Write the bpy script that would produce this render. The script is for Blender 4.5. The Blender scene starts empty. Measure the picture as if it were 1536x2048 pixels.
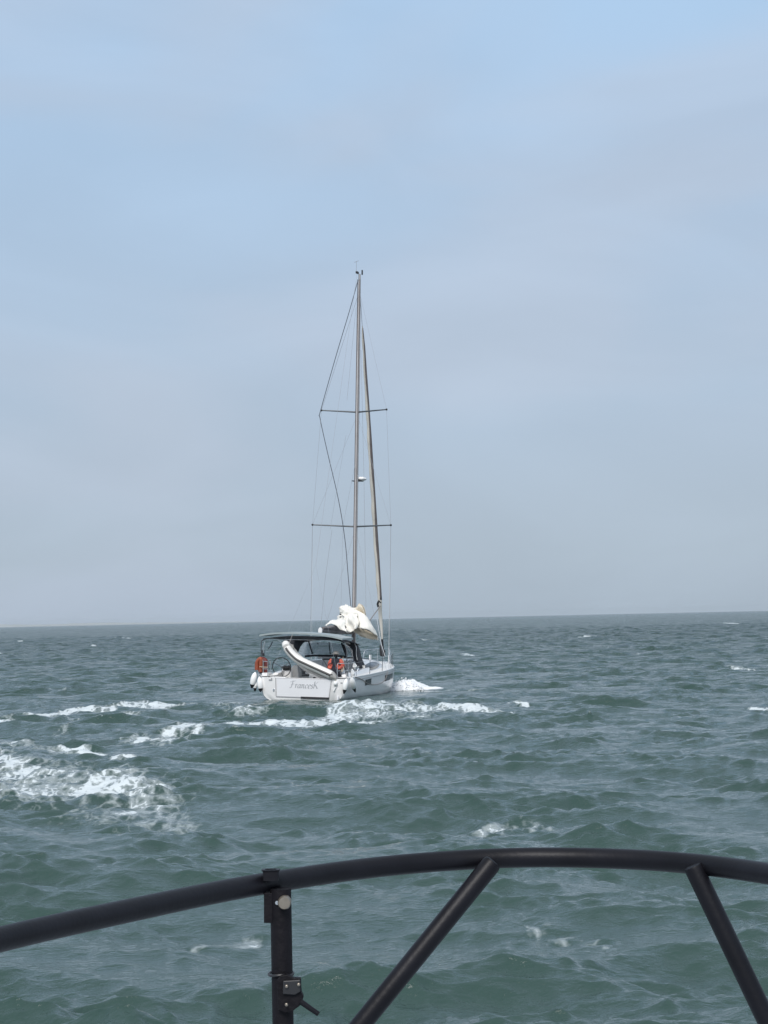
import bpy, bmesh, math, random
import numpy as np
from mathutils import Matrix, Vector
random.seed(4); rng = np.random.default_rng(11)
scene = bpy.context.scene
COL = scene.collection

# ------------------------------------------------------------------ camera
cam = bpy.data.cameras.new('camera'); cam_o = bpy.data.objects.new('camera', cam); COL.objects.link(cam_o)
cam.sensor_fit = 'HORIZONTAL'; cam.sensor_width = 36.0; cam.lens = 36.0*4000/1536
cam.clip_start = 0.1; cam.clip_end = 60000
cam_o.matrix_world = Matrix([[0.99977, 0.021435, -0.0, 0.0], [0.001142, -0.053287, -0.998579, 0.0], [-0.021405, 0.998349, -0.053299, 3.2], [0, 0, 0, 1]])
scene.camera = cam_o

# ------------------------------------------------------------------ light
SUN_EL, SUN_AZ = math.radians(44), math.radians(193)      # azimuth clockwise from +Y (view direction)
sd = Vector((math.sin(SUN_AZ)*math.cos(SUN_EL), math.cos(SUN_AZ)*math.cos(SUN_EL), math.sin(SUN_EL)))
sun = bpy.data.lights.new('sun', 'SUN'); sun.energy = 2.9; sun.angle = math.radians(24); sun.color = (1, .965, .93)
sun_o = bpy.data.objects.new('sun', sun); COL.objects.link(sun_o)
sun_o.rotation_euler = sd.to_track_quat('Z', 'Y').to_euler()
world = bpy.data.worlds.new('World'); scene.world = world; world.use_nodes = True
nt = world.node_tree; nt.nodes.clear()
N = lambda t: nt.nodes.new(t)
out = N('ShaderNodeOutputWorld'); bg = N('ShaderNodeBackground'); nt.links.new(bg.outputs[0], out.inputs[0])
bg.inputs[1].default_value = 0.1
sky = N('ShaderNodeTexSky'); sky.sky_type = 'NISHITA'; sky.sun_disc = False
sky.sun_elevation = SUN_EL; sky.sun_rotation = SUN_AZ; sky.air_density = 1.2; sky.dust_density = 3
tc = N('ShaderNodeTexCoord'); sep = N('ShaderNodeSeparateXYZ'); nt.links.new(tc.outputs['Generated'], sep.inputs[0])
ramp = N('ShaderNodeValToRGB'); cr = ramp.color_ramp
stops = [(0.0, (4.5, 5.4, 6.4)), (.03, (4.45, 5.4, 6.45)), (.08, (4.5, 5.55, 6.9)), (.16, (4.5, 5.8, 7.5)), (.30, (4.35, 6.2, 8.5)),
         (.5, (5.2, 6.4, 8.0)), (1.0, (6.4, 7.0, 7.8))]
while len(cr.elements) < len(stops): cr.elements.new(0.5)
for e, (p, c) in zip(cr.elements, stops): e.position = p; e.color = (*c, 1)
nt.links.new(sep.outputs['Z'], ramp.inputs[0])
mp = N('ShaderNodeMapping'); mp.inputs['Scale'].default_value = (3.2, 3.2, 7.5); nt.links.new(tc.outputs['Generated'], mp.inputs[0])
nz = N('ShaderNodeTexNoise'); nz.inputs['Scale'].default_value = 1.25; nz.inputs['Detail'].default_value = 4; nz.inputs['Roughness'].default_value = .42
nz.inputs['Distortion'].default_value = .5
nt.links.new(mp.outputs[0], nz.inputs[0])
cl = N('ShaderNodeValToRGB'); cl.color_ramp.elements[0].position = .40; cl.color_ramp.elements[1].position = .66
cl.color_ramp.interpolation = 'EASE'
nt.links.new(nz.outputs[0], cl.inputs[0])
mx = N('ShaderNodeMix'); mx.data_type = 'RGBA'; nt.links.new(ramp.outputs[0], mx.inputs[6]); mx.inputs[7].default_value = (5.15, 6.0, 7.35, 1)
fm = N('ShaderNodeMath'); fm.operation = 'MULTIPLY'; fm.inputs[1].default_value = .7
nt.links.new(cl.outputs[0], fm.inputs[0]); nt.links.new(fm.outputs[0], mx.inputs[0])
nb = N('ShaderNodeTexNoise'); nb.inputs['Scale'].default_value = 2.1; nb.inputs['Detail'].default_value = 5; nb.inputs['Roughness'].default_value = .5; nb.inputs['Distortion'].default_value = .8
mb2 = N('ShaderNodeMapping'); mb2.inputs['Scale'].default_value = (2.6, 2.6, 6.5); mb2.inputs['Location'].default_value = (.7, .2, .35); nt.links.new(tc.outputs['Generated'], mb2.inputs[0]); nt.links.new(mb2.outputs[0], nb.inputs[0])
rb2 = N('ShaderNodeMapRange'); rb2.inputs[1].default_value = .32; rb2.inputs[2].default_value = .68; rb2.inputs[3].default_value = .965; rb2.inputs[4].default_value = 1.05; nt.links.new(nb.outputs[0], rb2.inputs[0])
sc2 = N('ShaderNodeVectorMath'); sc2.operation = 'SCALE'; nt.links.new(mx.outputs[2], sc2.inputs[0]); nt.links.new(rb2.outputs[0], sc2.inputs['Scale'])
m2 = N('ShaderNodeMix'); m2.data_type = 'RGBA'; m2.inputs[0].default_value = .1
nt.links.new(sc2.outputs[0], m2.inputs[6]); nt.links.new(sky.outputs[0], m2.inputs[7]); nt.links.new(m2.outputs[2], bg.inputs[0])
scene.view_settings.view_transform = 'Standard'; scene.view_settings.look = 'None'
scene.view_settings.exposure = 0; scene.view_settings.gamma = 1
try: scene.view_settings.use_curve_mapping = False
except Exception: pass
scene.render.engine = 'CYCLES'

# ------------------------------------------------------------------ helpers
def mat(name, c, rough=.5, metal=0, var=0.0, vscale=3.0, bump=0.0, bscale=20.0, coat=0.0, stretch=(1, 1, 1), spec=.5):
    m = bpy.data.materials.new(name); m.use_nodes = True; t = m.node_tree; b = t.nodes['Principled BSDF']
    b.inputs['Base Color'].default_value = (*c, 1); b.inputs['Roughness'].default_value = rough; b.inputs['Metallic'].default_value = metal
    b.inputs['Coat Weight'].default_value = coat; b.inputs['Specular IOR Level'].default_value = spec
    co = t.nodes.new('ShaderNodeTexCoord'); mpp = t.nodes.new('ShaderNodeMapping'); mpp.inputs['Scale'].default_value = stretch
    t.links.new(co.outputs['Object'], mpp.inputs[0])
    if var:
        n = t.nodes.new('ShaderNodeTexNoise'); n.inputs['Scale'].default_value = vscale; n.inputs['Detail'].default_value = 5
        t.links.new(mpp.outputs[0], n.inputs[0])
        r = t.nodes.new('ShaderNodeMapRange'); r.inputs[1].default_value = .3; r.inputs[2].default_value = .7
        r.inputs[3].default_value = 1-var; r.inputs[4].default_value = 1+var; t.links.new(n.outputs[0], r.inputs[0])
        v = t.nodes.new('ShaderNodeVectorMath'); v.operation = 'SCALE'; v.inputs[0].default_value = c
        t.links.new(r.outputs[0], v.inputs['Scale']); t.links.new(v.outputs[0], b.inputs['Base Color'])
    if bump:
        n = t.nodes.new('ShaderNodeTexNoise'); n.inputs['Scale'].default_value = bscale; n.inputs['Detail'].default_value = 4
        t.links.new(mpp.outputs[0], n.inputs[0])
        bp = t.nodes.new('ShaderNodeBump'); bp.inputs['Strength'].default_value = bump; bp.inputs['Distance'].default_value = .02
        t.links.new(n.outputs[0], bp.inputs['Height']); t.links.new(bp.outputs[0], b.inputs['Normal'])
    return m

def clear_mat(name, tint, haze=.25):
    m = bpy.data.materials.new(name); m.use_nodes = True; t = m.node_tree
    b = t.nodes['Principled BSDF']; b.inputs['Base Color'].default_value = (*tint, 1); b.inputs['Roughness'].default_value = .12
    n = t.nodes.new('ShaderNodeTexNoise'); n.inputs['Scale'].default_value = 5; 
    r = t.nodes.new('ShaderNodeMapRange'); r.inputs[3].default_value = haze*.85; r.inputs[4].default_value = haze*1.15; t.links.new(n.outputs[0], r.inputs[0])
    tr = t.nodes.new('ShaderNodeBsdfTransparent'); tr.inputs[0].default_value = (.93, .95, .96, 1)
    mi = t.nodes.new('ShaderNodeMixShader'); t.links.new(r.outputs[0], mi.inputs[0])
    t.links.new(tr.outputs[0], mi.inputs[1]); t.links.new(b.outputs[0], mi.inputs[2]); t.links.new(mi.outputs[0], t.nodes['Material Output'].inputs[0])
    return m

class MB:
    def __init__(s): s.v = []; s.f = []
    def add(s, vs, fs):
        o = len(s.v); s.v += [tuple(p) for p in vs]; s.f += [tuple(i+o for i in f) for f in fs]; return s
    def loft(s, rings, closed=True, cap=True):
        n = len(rings[0]); vs = [p for r in rings for p in r]; fs = []
        for i in range(len(rings)-1):
            for j in range(n if closed else n-1):
                k = (j+1) % n; fs.append((i*n+j, i*n+k, (i+1)*n+k, (i+1)*n+j))
        if cap and closed: fs.append(tuple(range(n))[::-1]); fs.append(tuple(range((len(rings)-1)*n, len(rings)*n)))
        return s.add(vs, fs)
    def tube(s, pts, r, n=8, cap=True):
        P = [Vector(p) for p in pts]; R = r if isinstance(r, (list, tuple)) else [r]*len(P)
        rings = []; up = None
        for i, p in enumerate(P):
            t = (P[min(i+1, len(P)-1)]-P[max(i-1, 0)]).normalized()
            if up is None: up = Vector((0, 0, 1)) if abs(t.z) < .9 else Vector((1, 0, 0))
            a = (up-t*up.dot(t)).normalized(); b = t.cross(a); up = a
            rings.append([p+(a*math.cos(2*math.pi*j/n)+b*math.sin(2*math.pi*j/n))*R[i] for j in range(n)])
        return s.loft(rings, True, cap)
    def box(s, c, d, rot=None):
        c = Vector(c); x, y, z = [q/2 for q in d]; R = rot.to_matrix() if rot else Matrix.Identity(3)
        vs = [c+R @ Vector((a*x, b*y, e*z)) for a in (-1, 1) for b in (-1, 1) for e in (-1, 1)]
        return s.add(vs, [(0, 1, 3, 2), (4, 6, 7, 5), (0, 4, 5, 1), (2, 3, 7, 6), (0, 2, 6, 4), (1, 5, 7, 3)])
    def prism(s, pts, d):                              # extrude polygon by vector d
        n = len(pts); d = Vector(d); P = [Vector(p) for p in pts]
        return s.add(P+[p+d for p in P], [tuple(range(n))[::-1], tuple(range(n, 2*n))]+[(i, (i+1) % n, n+(i+1) % n, n+i) for i in range(n)])
    def ell(s, c, r, n=16, m=10, rot=None):
        c = Vector(c); R = rot.to_matrix() if rot else Matrix.Identity(3)
        rings = []
        for i in range(1, m):
            a = math.pi*i/m
            rings.append([c+R @ Vector((r[0]*math.sin(a)*math.cos(2*math.pi*j/n), r[1]*math.sin(a)*math.sin(2*math.pi*j/n), r[2]*math.cos(a))) for j in range(n)])
        return s.loft(rings)
    def build(s, name, m, parent=None, smooth=True, off=(0, 0, 0), bevel=0, sub=0, angle=40, solid=0):
        me = bpy.data.meshes.new(name); ox, oy, oz = off
        me.from_pydata([(x-ox, y-oy, z-oz) for x, y, z in s.v], [], s.f)
        bm = bmesh.new(); bm.from_mesh(me); bmesh.ops.recalc_face_normals(bm, faces=bm.faces); bm.to_mesh(me); bm.free()
        me.materials.append(m)
        if smooth:
            me.polygons.foreach_set('use_smooth', [True]*len(me.polygons))
            try: me.set_sharp_from_angle(angle=math.radians(angle))
            except Exception: pass
        o = bpy.data.objects.new(name, me); COL.objects.link(o)
        if parent: o.parent = parent
        if solid: q = o.modifiers.new('solid', 'SOLIDIFY'); q.thickness = solid; q.offset = 0
        if bevel: q = o.modifiers.new('bevel', 'BEVEL'); q.width = bevel; q.segments = 2; q.limit_method = 'ANGLE'
        if sub: q = o.modifiers.new('sub', 'SUBSURF'); q.levels = sub; q.render_levels = sub
        return o

def smooth_path(pts, n=6, closed=False):
    P = [Vector(p) for p in pts]; out = []
    L = len(P)
    for i in range(L if closed else L-1):
        if closed: a, b, c, d = P[i-1], P[i], P[(i+1) % L], P[(i+2) % L]
        else: a, b, c, d = P[max(i-1, 0)], P[i], P[i+1], P[min(i+2, L-1)]
        for k in range(n):
            t = k/n; out.append(.5*((2*b)+(c-a)*t+(2*a-5*b+4*c-d)*t*t+(3*b-a-3*c+d)*t**3))
    if not closed: out.append(P[-1])
    return out

def tag(o, label=None, cat=None, group=None, kind=None):
    if label: o['label'] = label
    if cat: o['category'] = cat
    if group: o['group'] = group
    if kind: o['kind'] = kind
    return o
def empty(name, mw, label, cat, group=None):
    o = bpy.data.objects.new(name, None); COL.objects.link(o); o.matrix_world = mw; o.empty_display_size = .3
    return tag(o, label, cat, group)
YM = Matrix([[0.9556, 0.292372, 0.03671, -3.511526], [-0.292156, 0.956305, -0.011224, 81.477552], [-0.038388, 0.0, 0.999263, 0.0], [0, 0, 0, 1]])                                # yacht's own frame: x starboard, y forward, z up, heeled about 2 degrees

# ------------------------------------------------------------------ sea
def spectrum(Nn, Lx, kmin, kmax, seed, lp=8.5, hs_gain=1.0, wind=math.radians(258), chop=1.0):
    r = np.random.default_rng(seed)
    k1 = np.fft.fftfreq(Nn, d=Lx/Nn)*2*np.pi; kx, ky = np.meshgrid(k1, k1, indexing='ij')
    k = np.hypot(kx, ky); k[0, 0] = 1e-6; kp = 2*np.pi/lp
    om = np.sqrt(k/kp); g = 2.6**np.exp(-(om-1)**2/(2*.08**2))
    S = .0105/2*k**-3*np.exp(-1.25*(kp/k)**2)*g
    th = np.arctan2(ky, kx)-wind
    D = .80*np.clip(np.cos(th/1), 0, None)**2*(2/np.pi)+.20/(2*np.pi)
    lo = 1/(1+np.exp(-(k-kmin)/(kmin*.12+1e-9))) if kmin > 0 else 1
    hi = 1/(1+np.exp((k-kmax)/(kmax*.12)))
    Fk = S/k*D*lo*hi; dk = 2*np.pi/Lx
    A = np.sqrt(Fk)*dk*(r.standard_normal((Nn, Nn))+1j*r.standard_normal((Nn, Nn)))*hs_gain
    A[0, 0] = 0
    f = lambda a: np.real(np.fft.ifft2(a))*Nn*Nn
    h = f(A); dx = f(1j*kx/k*A); dy = f(1j*ky/k*A)
    jx = f(-kx*kx/k*A); jy = f(-ky*ky/k*A); jxy = f(-kx*ky/k*A)
    J = (1+chop*jx)*(1+chop*jy)-(chop*jxy)**2
    return h, chop*dx, chop*dy, J
def sample(fld, Lx, x, y, ang=0.0):
    Nn = fld.shape[0]; c, s = math.cos(ang), math.sin(ang)
    u = ((c*x+s*y)/Lx % 1)*Nn; v = ((-s*x+c*y)/Lx % 1)*Nn
    i = np.floor(u).astype(int); j = np.floor(v).astype(int); fu = u-i; fv = v-j; i %= Nn; j %= Nn; i2 = (i+1) % Nn; j2 = (j+1) % Nn
    return fld[i, j]*(1-fu)*(1-fv)+fld[i2, j]*fu*(1-fv)+fld[i, j2]*(1-fu)*fv+fld[i2, j2]*fu*fv

NX = 580
ys = [9.0]
while ys[-1] < 520: ys.append(ys[-1]*1.0027)
while ys[-1] < 2600: ys.append(ys[-1]*1.0055)
while ys[-1] < 27000: ys.append(ys[-1]*1.012)
ys = np.array(ys); us = np.linspace(-1, 1, NX)
us = us*(.55+.45*us**2)                                       # finer towards the middle
Yg, Ug = np.meshgrid(ys, us, indexing='ij'); Xg = Ug*(6+.33*Yg)
def fade(d, a, b): return np.clip((b-d)/(b-a), 0, 1)**1.0
hA, xA, yA, JA = spectrum(1024, 331., 0, 1.3, 21, chop=1.3, hs_gain=.88)
hB, xB, yB, JB = spectrum(1024, 83., 1.3, 9., 52, chop=.95, hs_gain=1.8)
hC, xC, yC, JC = spectrum(512, 17.3, 9., 34., 83, chop=.9, hs_gain=2.9)
gust = sample(hA/hA.std(), 331., Xg*1.0+40, Yg*.8+17, .7); gust2 = sample(hA/hA.std(), 211., Xg*1.9+11, Yg*1.5+90, -.5)
mod = np.clip(.92+.26*gust+.24*gust2, .4, 1.4)                # wind-streaked patches: rough and slick
Z = np.zeros_like(Xg); DX = Z.copy(); DY = Z.copy(); J = np.ones_like(Z)
for (h, dx, dy, jj, Lx, w) in ((hA, xA, yA, JA, 331., fade(Yg, 2500, 9000)), (hB, xB, yB, JB, 83., fade(Yg, 900, 5000)*mod), (hC, xC, yC, JC, 17.3, fade(Yg, 45, 170)*mod)):
    Z += sample(h, Lx, Xg, Yg)*w; DX += sample(dx, Lx, Xg, Yg)*w; DY += sample(dy, Lx, Xg, Yg)*w; J += (sample(jj, Lx, Xg, Yg)-1)*w
print('sea Hs', 4*Z[:600].std(), 'J pct', np.percentile(J[:900],[.2,.5,1,2,5]))
# the yacht presses the water down along its hull
YI = YM.inverted(); c17, s17 = YM[0][0], YM[0][1]
lx = (Xg-YM[0][3])*YM[1][1]-(Yg-YM[1][3])*YM[0][1]; ly = (Xg-YM[0][3])*YM[0][1]+(Yg-YM[1][3])*YM[1][1]
near = np.exp(-(np.maximum(np.abs(lx)-2.3, 0)/2.8)**2-(np.maximum(np.abs(ly-5.5)-7.0, 0)/4.5)**2)
Z *= (1-.78*near); DX *= (1-.8*near); DY *= (1-.8*near)
Z -= .07*np.exp(-(lx/2.6)**2-((ly+1.6)/1.5)**2)

foam = np.zeros_like(Z)
def poly_region(P, soft, amt, ar=8.0):
    """soft inside-distance of a world polygon; y distances count 1/ar"""
    global foam
    P = np.array(P, float); mnx, mxx = P[:, 0].min()-soft*1.5, P[:, 0].max()+soft*1.5; mny, mxy = P[:, 1].min()-soft*ar*1.5, P[:, 1].max()+soft*ar*1.5
    sel = (Xg > mnx) & (Xg < mxx) & (Yg > mny) & (Yg < mxy)
    x = Xg[sel]; y = Yg[sel]; ins = np.zeros(x.shape, bool); dist = np.full(x.shape, 1e9)
    n = len(P)
    for i in range(n):
        ax_, ay_ = P[i]; bx_, by_ = P[(i+1) % n]
        cnd = ((ay_ > y) != (by_ > y)) & (x < (bx_-ax_)*(y-ay_)/(by_-ay_+1e-12)+ax_); ins ^= cnd
        ex, ey = bx_-ax_, (by_-ay_)/ar; px, py = x-ax_, (y-ay_)/ar; t = np.clip((px*ex+py*ey)/(ex*ex+ey*ey+1e-9), 0, 1)
        dist = np.minimum(dist, np.hypot(px-t*ex, py-t*ey))
    sdist = np.where(ins, dist, -dist); v = np.clip(.5+sdist/(2*soft), 0, 1); v = v*v*(3-2*v)*amt
    foam[sel] = np.maximum(foam[sel], v)
def stroke(P, w, soft, amt, ar=8.0):
    """foam line: world polyline with half-width w (along x metres; y distances count 1/ar)"""
    global foam
    P = np.array(P, float); W = np.array(w if isinstance(w, (list, tuple)) else [w]*len(P), float)
    mW = W.max()+soft
    sel = (Xg > P[:, 0].min()-mW) & (Xg < P[:, 0].max()+mW) & (Yg > P[:, 1].min()-mW*ar) & (Yg < P[:, 1].max()+mW*ar)
    x = Xg[sel]; y = Yg[sel]; best = np.full(x.shape, -1e9)
    for i in range(len(P)-1):
        ex, ey = P[i+1][0]-P[i][0], (P[i+1][1]-P[i][1])/ar; px, py = x-P[i][0], (y-P[i][1])/ar
        t = np.clip((px*ex+py*ey)/(ex*ex+ey*ey+1e-9), 0, 1); d = np.hypot(px-t*ex, py-t*ey); best = np.maximum(best, W[i]*(1-t)+W[i+1]*t-d)
    v = np.clip(.5+best/(2*soft), 0, 1); foam[sel] = np.maximum(foam[sel], v*v*(3-2*v)*amt)

# wake of the yacht and of the turn it has just made (world coordinates on the water)
poly_region([(-10.76,51.59),(-10.26,53.01),(-9.23,51.68),(-7.63,46.60),(-6.50,45.18),(-6.05,47.10),(-5.00,42.88),(-4.15,40.81),(-3.55,37.44),(-3.37,34.30),(-2.94,32.28),(-3.38,31.23),(-4.26,32.32),(-5.20,33.16),(-6.26,34.94),(-7.59,36.37)], .6, .90)
poly_region([(-7.84,38.48),(-6.80,38.01),(-6.23,39.77),(-5.66,41.47),(-5.16,43.34),(-4.06,40.42),(-3.80,37.50),(-3.96,35.34),(-3.10,32.71),(-3.41,31.83),(-4.35,32.98),(-5.33,34.03),(-6.37,35.61),(-7.45,36.53)], .5, .93)
stroke([(-9.38,48.44),(-7.89,44.10),(-6.53,41.06)], [.25, .3, .15], .3, .95)
stroke([(-8.55,53.06),(-7.52,50.55),(-6.51,48.60)], [.12, .15, .05], .12, .98)
stroke([(-6.38,47.20),(-5.94,47.40)], [.15, .1], .1, 1.0)
stroke([(-10.84,56.00),(-10.39,58.20),(-9.84,61.09),(-9.23,64.28)], [.15, .2, .2, .1], .3, .6)
poly_region([(-9.49,52.76),(-8.69,53.10),(-7.48,51.11),(-6.80,49.40),(-7.41,48.18),(-8.29,49.51)], .25, .9)
poly_region([(-7.89,56.34),(-7.47,59.13),(-6.67,59.87),(-5.91,58.04),(-5.34,53.65),(-5.86,52.56),(-6.84,53.31)], .3, .93)
poly_region([(-3.41,63.11),(-2.55,65.25),(-2.16,71.49),(-1.45,76.60),(-0.31,78.33),(1.03,76.70),(2.61,72.83),(3.82,68.68),(4.14,65.66),(3.04,66.50),(1.74,67.44),(0.38,65.30),(-0.92,65.21),(-1.18,58.29),(-2.02,59.15),(-2.85,61.13)], .35, .88)
stroke([(-13.54,73.62),(-12.23,71.53),(-11.59,74.30),(-10.45,75.39),(-9.80,78.52),(-8.67,77.96),(-7.53,78.29),(-6.35,78.16),(-5.03,78.88)], [.12, .26, .42, .34, .22, .24, .16, .2, .14], .16, 1.0)
stroke([(-11.40,69.74),(-10.08,67.80),(-9.29,69.52),(-8.47,71.34),(-7.55,69.47)], [.08, .2, .2, .12, .05], .15, .72)
stroke([(-6.62,58.81),(-5.74,61.15),(-4.85,63.40),(-3.71,62.94),(-2.74,62.24),(-1.79,61.27),(-1.22,59.37)], [.2, .2, .16, .26, .3, .4, .15], .2, .97)
stroke([(-6.16,71.42),(-5.16,69.85),(-4.22,71.67),(-3.20,72.77),(-2.38,70.06)], [.15, .3, .35, .35, .15], .25, .84)
stroke([(-5.21,82.38),(-4.25,78.94),(-2.62,77.19),(-1.58,75.33)], [.05, .12, .1, .1], .15, .72)
stroke([(4.51,74.90),(4.79,73.01),(5.04,70.81)], [.12, .16, .06], .08, 1.0)
stroke([(2.51,88.07),(3.32,86.39),(4.49,88.11)], [.1, .1, .06], .1, .75)
stroke([(2.14,69.47),(3.25,67.47),(3.96,65.39)], [.15, .2, .1], .12, 1.0)
stroke([(-2.02,59.15),(-1.18,61.61),(0.05,64.14),(1.37,66.21)], [.15, .2, .2, .15], .2, .85)
stroke([(-5.83,57.51),(-5.37,62.14),(-4.11,64.32),(-2.51,64.28)], [.2, .15, .15, .2], .2, .92)
stroke([(-10.84,56.00),(-9.55,54.23),(-8.28,52.96)], [.15, .12, .1], .15, .8)
for P_, w_, a_ in (([(-13.60,70.34),(-12.42,65.87)], .2, .8), ([(1.31,20.84),(1.62,20.24),(1.85,20.02),(2.00,19.57)], .05, .90),
                   ([(1.14,30.89),(1.41,31.75),(1.80,31.67)], .09, .86), ([(1.90,31.96),(2.30,31.56),(2.50,30.61)], .07, .9),
                   ([(-17.34,97.24),(-16.65,98.17),(-14.91,92.69)], .08, .66), ([(11.92,64.86),(12.25,64.01)], .25, 1.0), ([(11.43,90.95),(11.93,89.26)], .2, .95),
                   ([(19.09,113.76),(19.84,109.77)], .25, .9), ([(-68.09,497.65),(-57.30,449.07)], .3, .9), ([(94.32,554.06),(87.61,503.64)], 1.0, 1.),
                   ([(-45.95,238.00),(-43.46,231.69)], .25, .9), ([(-1.95,20.16),(-1.77,20.63),(-1.38,20.91)], .04, .76), ([(-82.36,446.99),(-75.44,415.02)], .35, 1.0),
                   ([(-44.87,306.07),(-42.87,297.47)], .3, 1.0), ([(8.19,457.06),(10.27,434.01)], .35, .95), ([(3.99,293.73),(5.97,283.10)], .3, .95), ([(6.58,169.28),(6.97,166.52)], .4, .9),
                   ([(25.87,275.45),(30.70,295.34)], .3, .95), ([(47.16,427.66),(48.10,423.73)], .6, 1.), ([(19.81,160.24),(20.01,157.72)], .3, .95), ([(0.83,46.66),(1.15,45.56),(1.68,44.76)], .1, .6)):
    stroke(P_, w_, .1, a_)
# whitecaps where the surface folds over itself
brk = np.clip((.16-J)/.25, 0, 1)*np.clip((Yg-28)/40, .0, 1)
foam = np.maximum(foam, brk*1.0)
turb = np.clip(foam, 0, 1)
Z += turb*.05*sample(hC/hC.std(), 17.3, Xg*.6, Yg*.6)*fade(Yg, 120, 200)

def grid_object(name, Xa, Ya, Za, attrs, m):
    R_, C_ = Xa.shape; me = bpy.data.meshes.new(name)
    co = np.stack([Xa, Ya, Za], -1).reshape(-1, 3).astype(np.float32)
    idx = np.arange(R_*C_).reshape(R_, C_); q = np.stack([idx[:-1, :-1], idx[:-1, 1:], idx[1:, 1:], idx[1:, :-1]], -1).reshape(-1, 4).astype(np.int32)
    me.vertices.add(len(co)); me.vertices.foreach_set('co', co.ravel())
    me.loops.add(q.size); me.loops.foreach_set('vertex_index', q.ravel())
    me.polygons.add(len(q)); me.polygons.foreach_set('loop_start', np.arange(0, q.size, 4, dtype=np.int32))
    me.polygons.foreach_set('use_smooth', np.ones(len(q), bool)); me.update(calc_edges=True)
    for k, a in attrs.items():
        at = me.attributes.new(k, 'FLOAT', 'POINT'); at.data.foreach_set('value', a.ravel().astype(np.float32))
    me.materials.append(m); o = bpy.data.objects.new(name, me); COL.objects.link(o); return o

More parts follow.
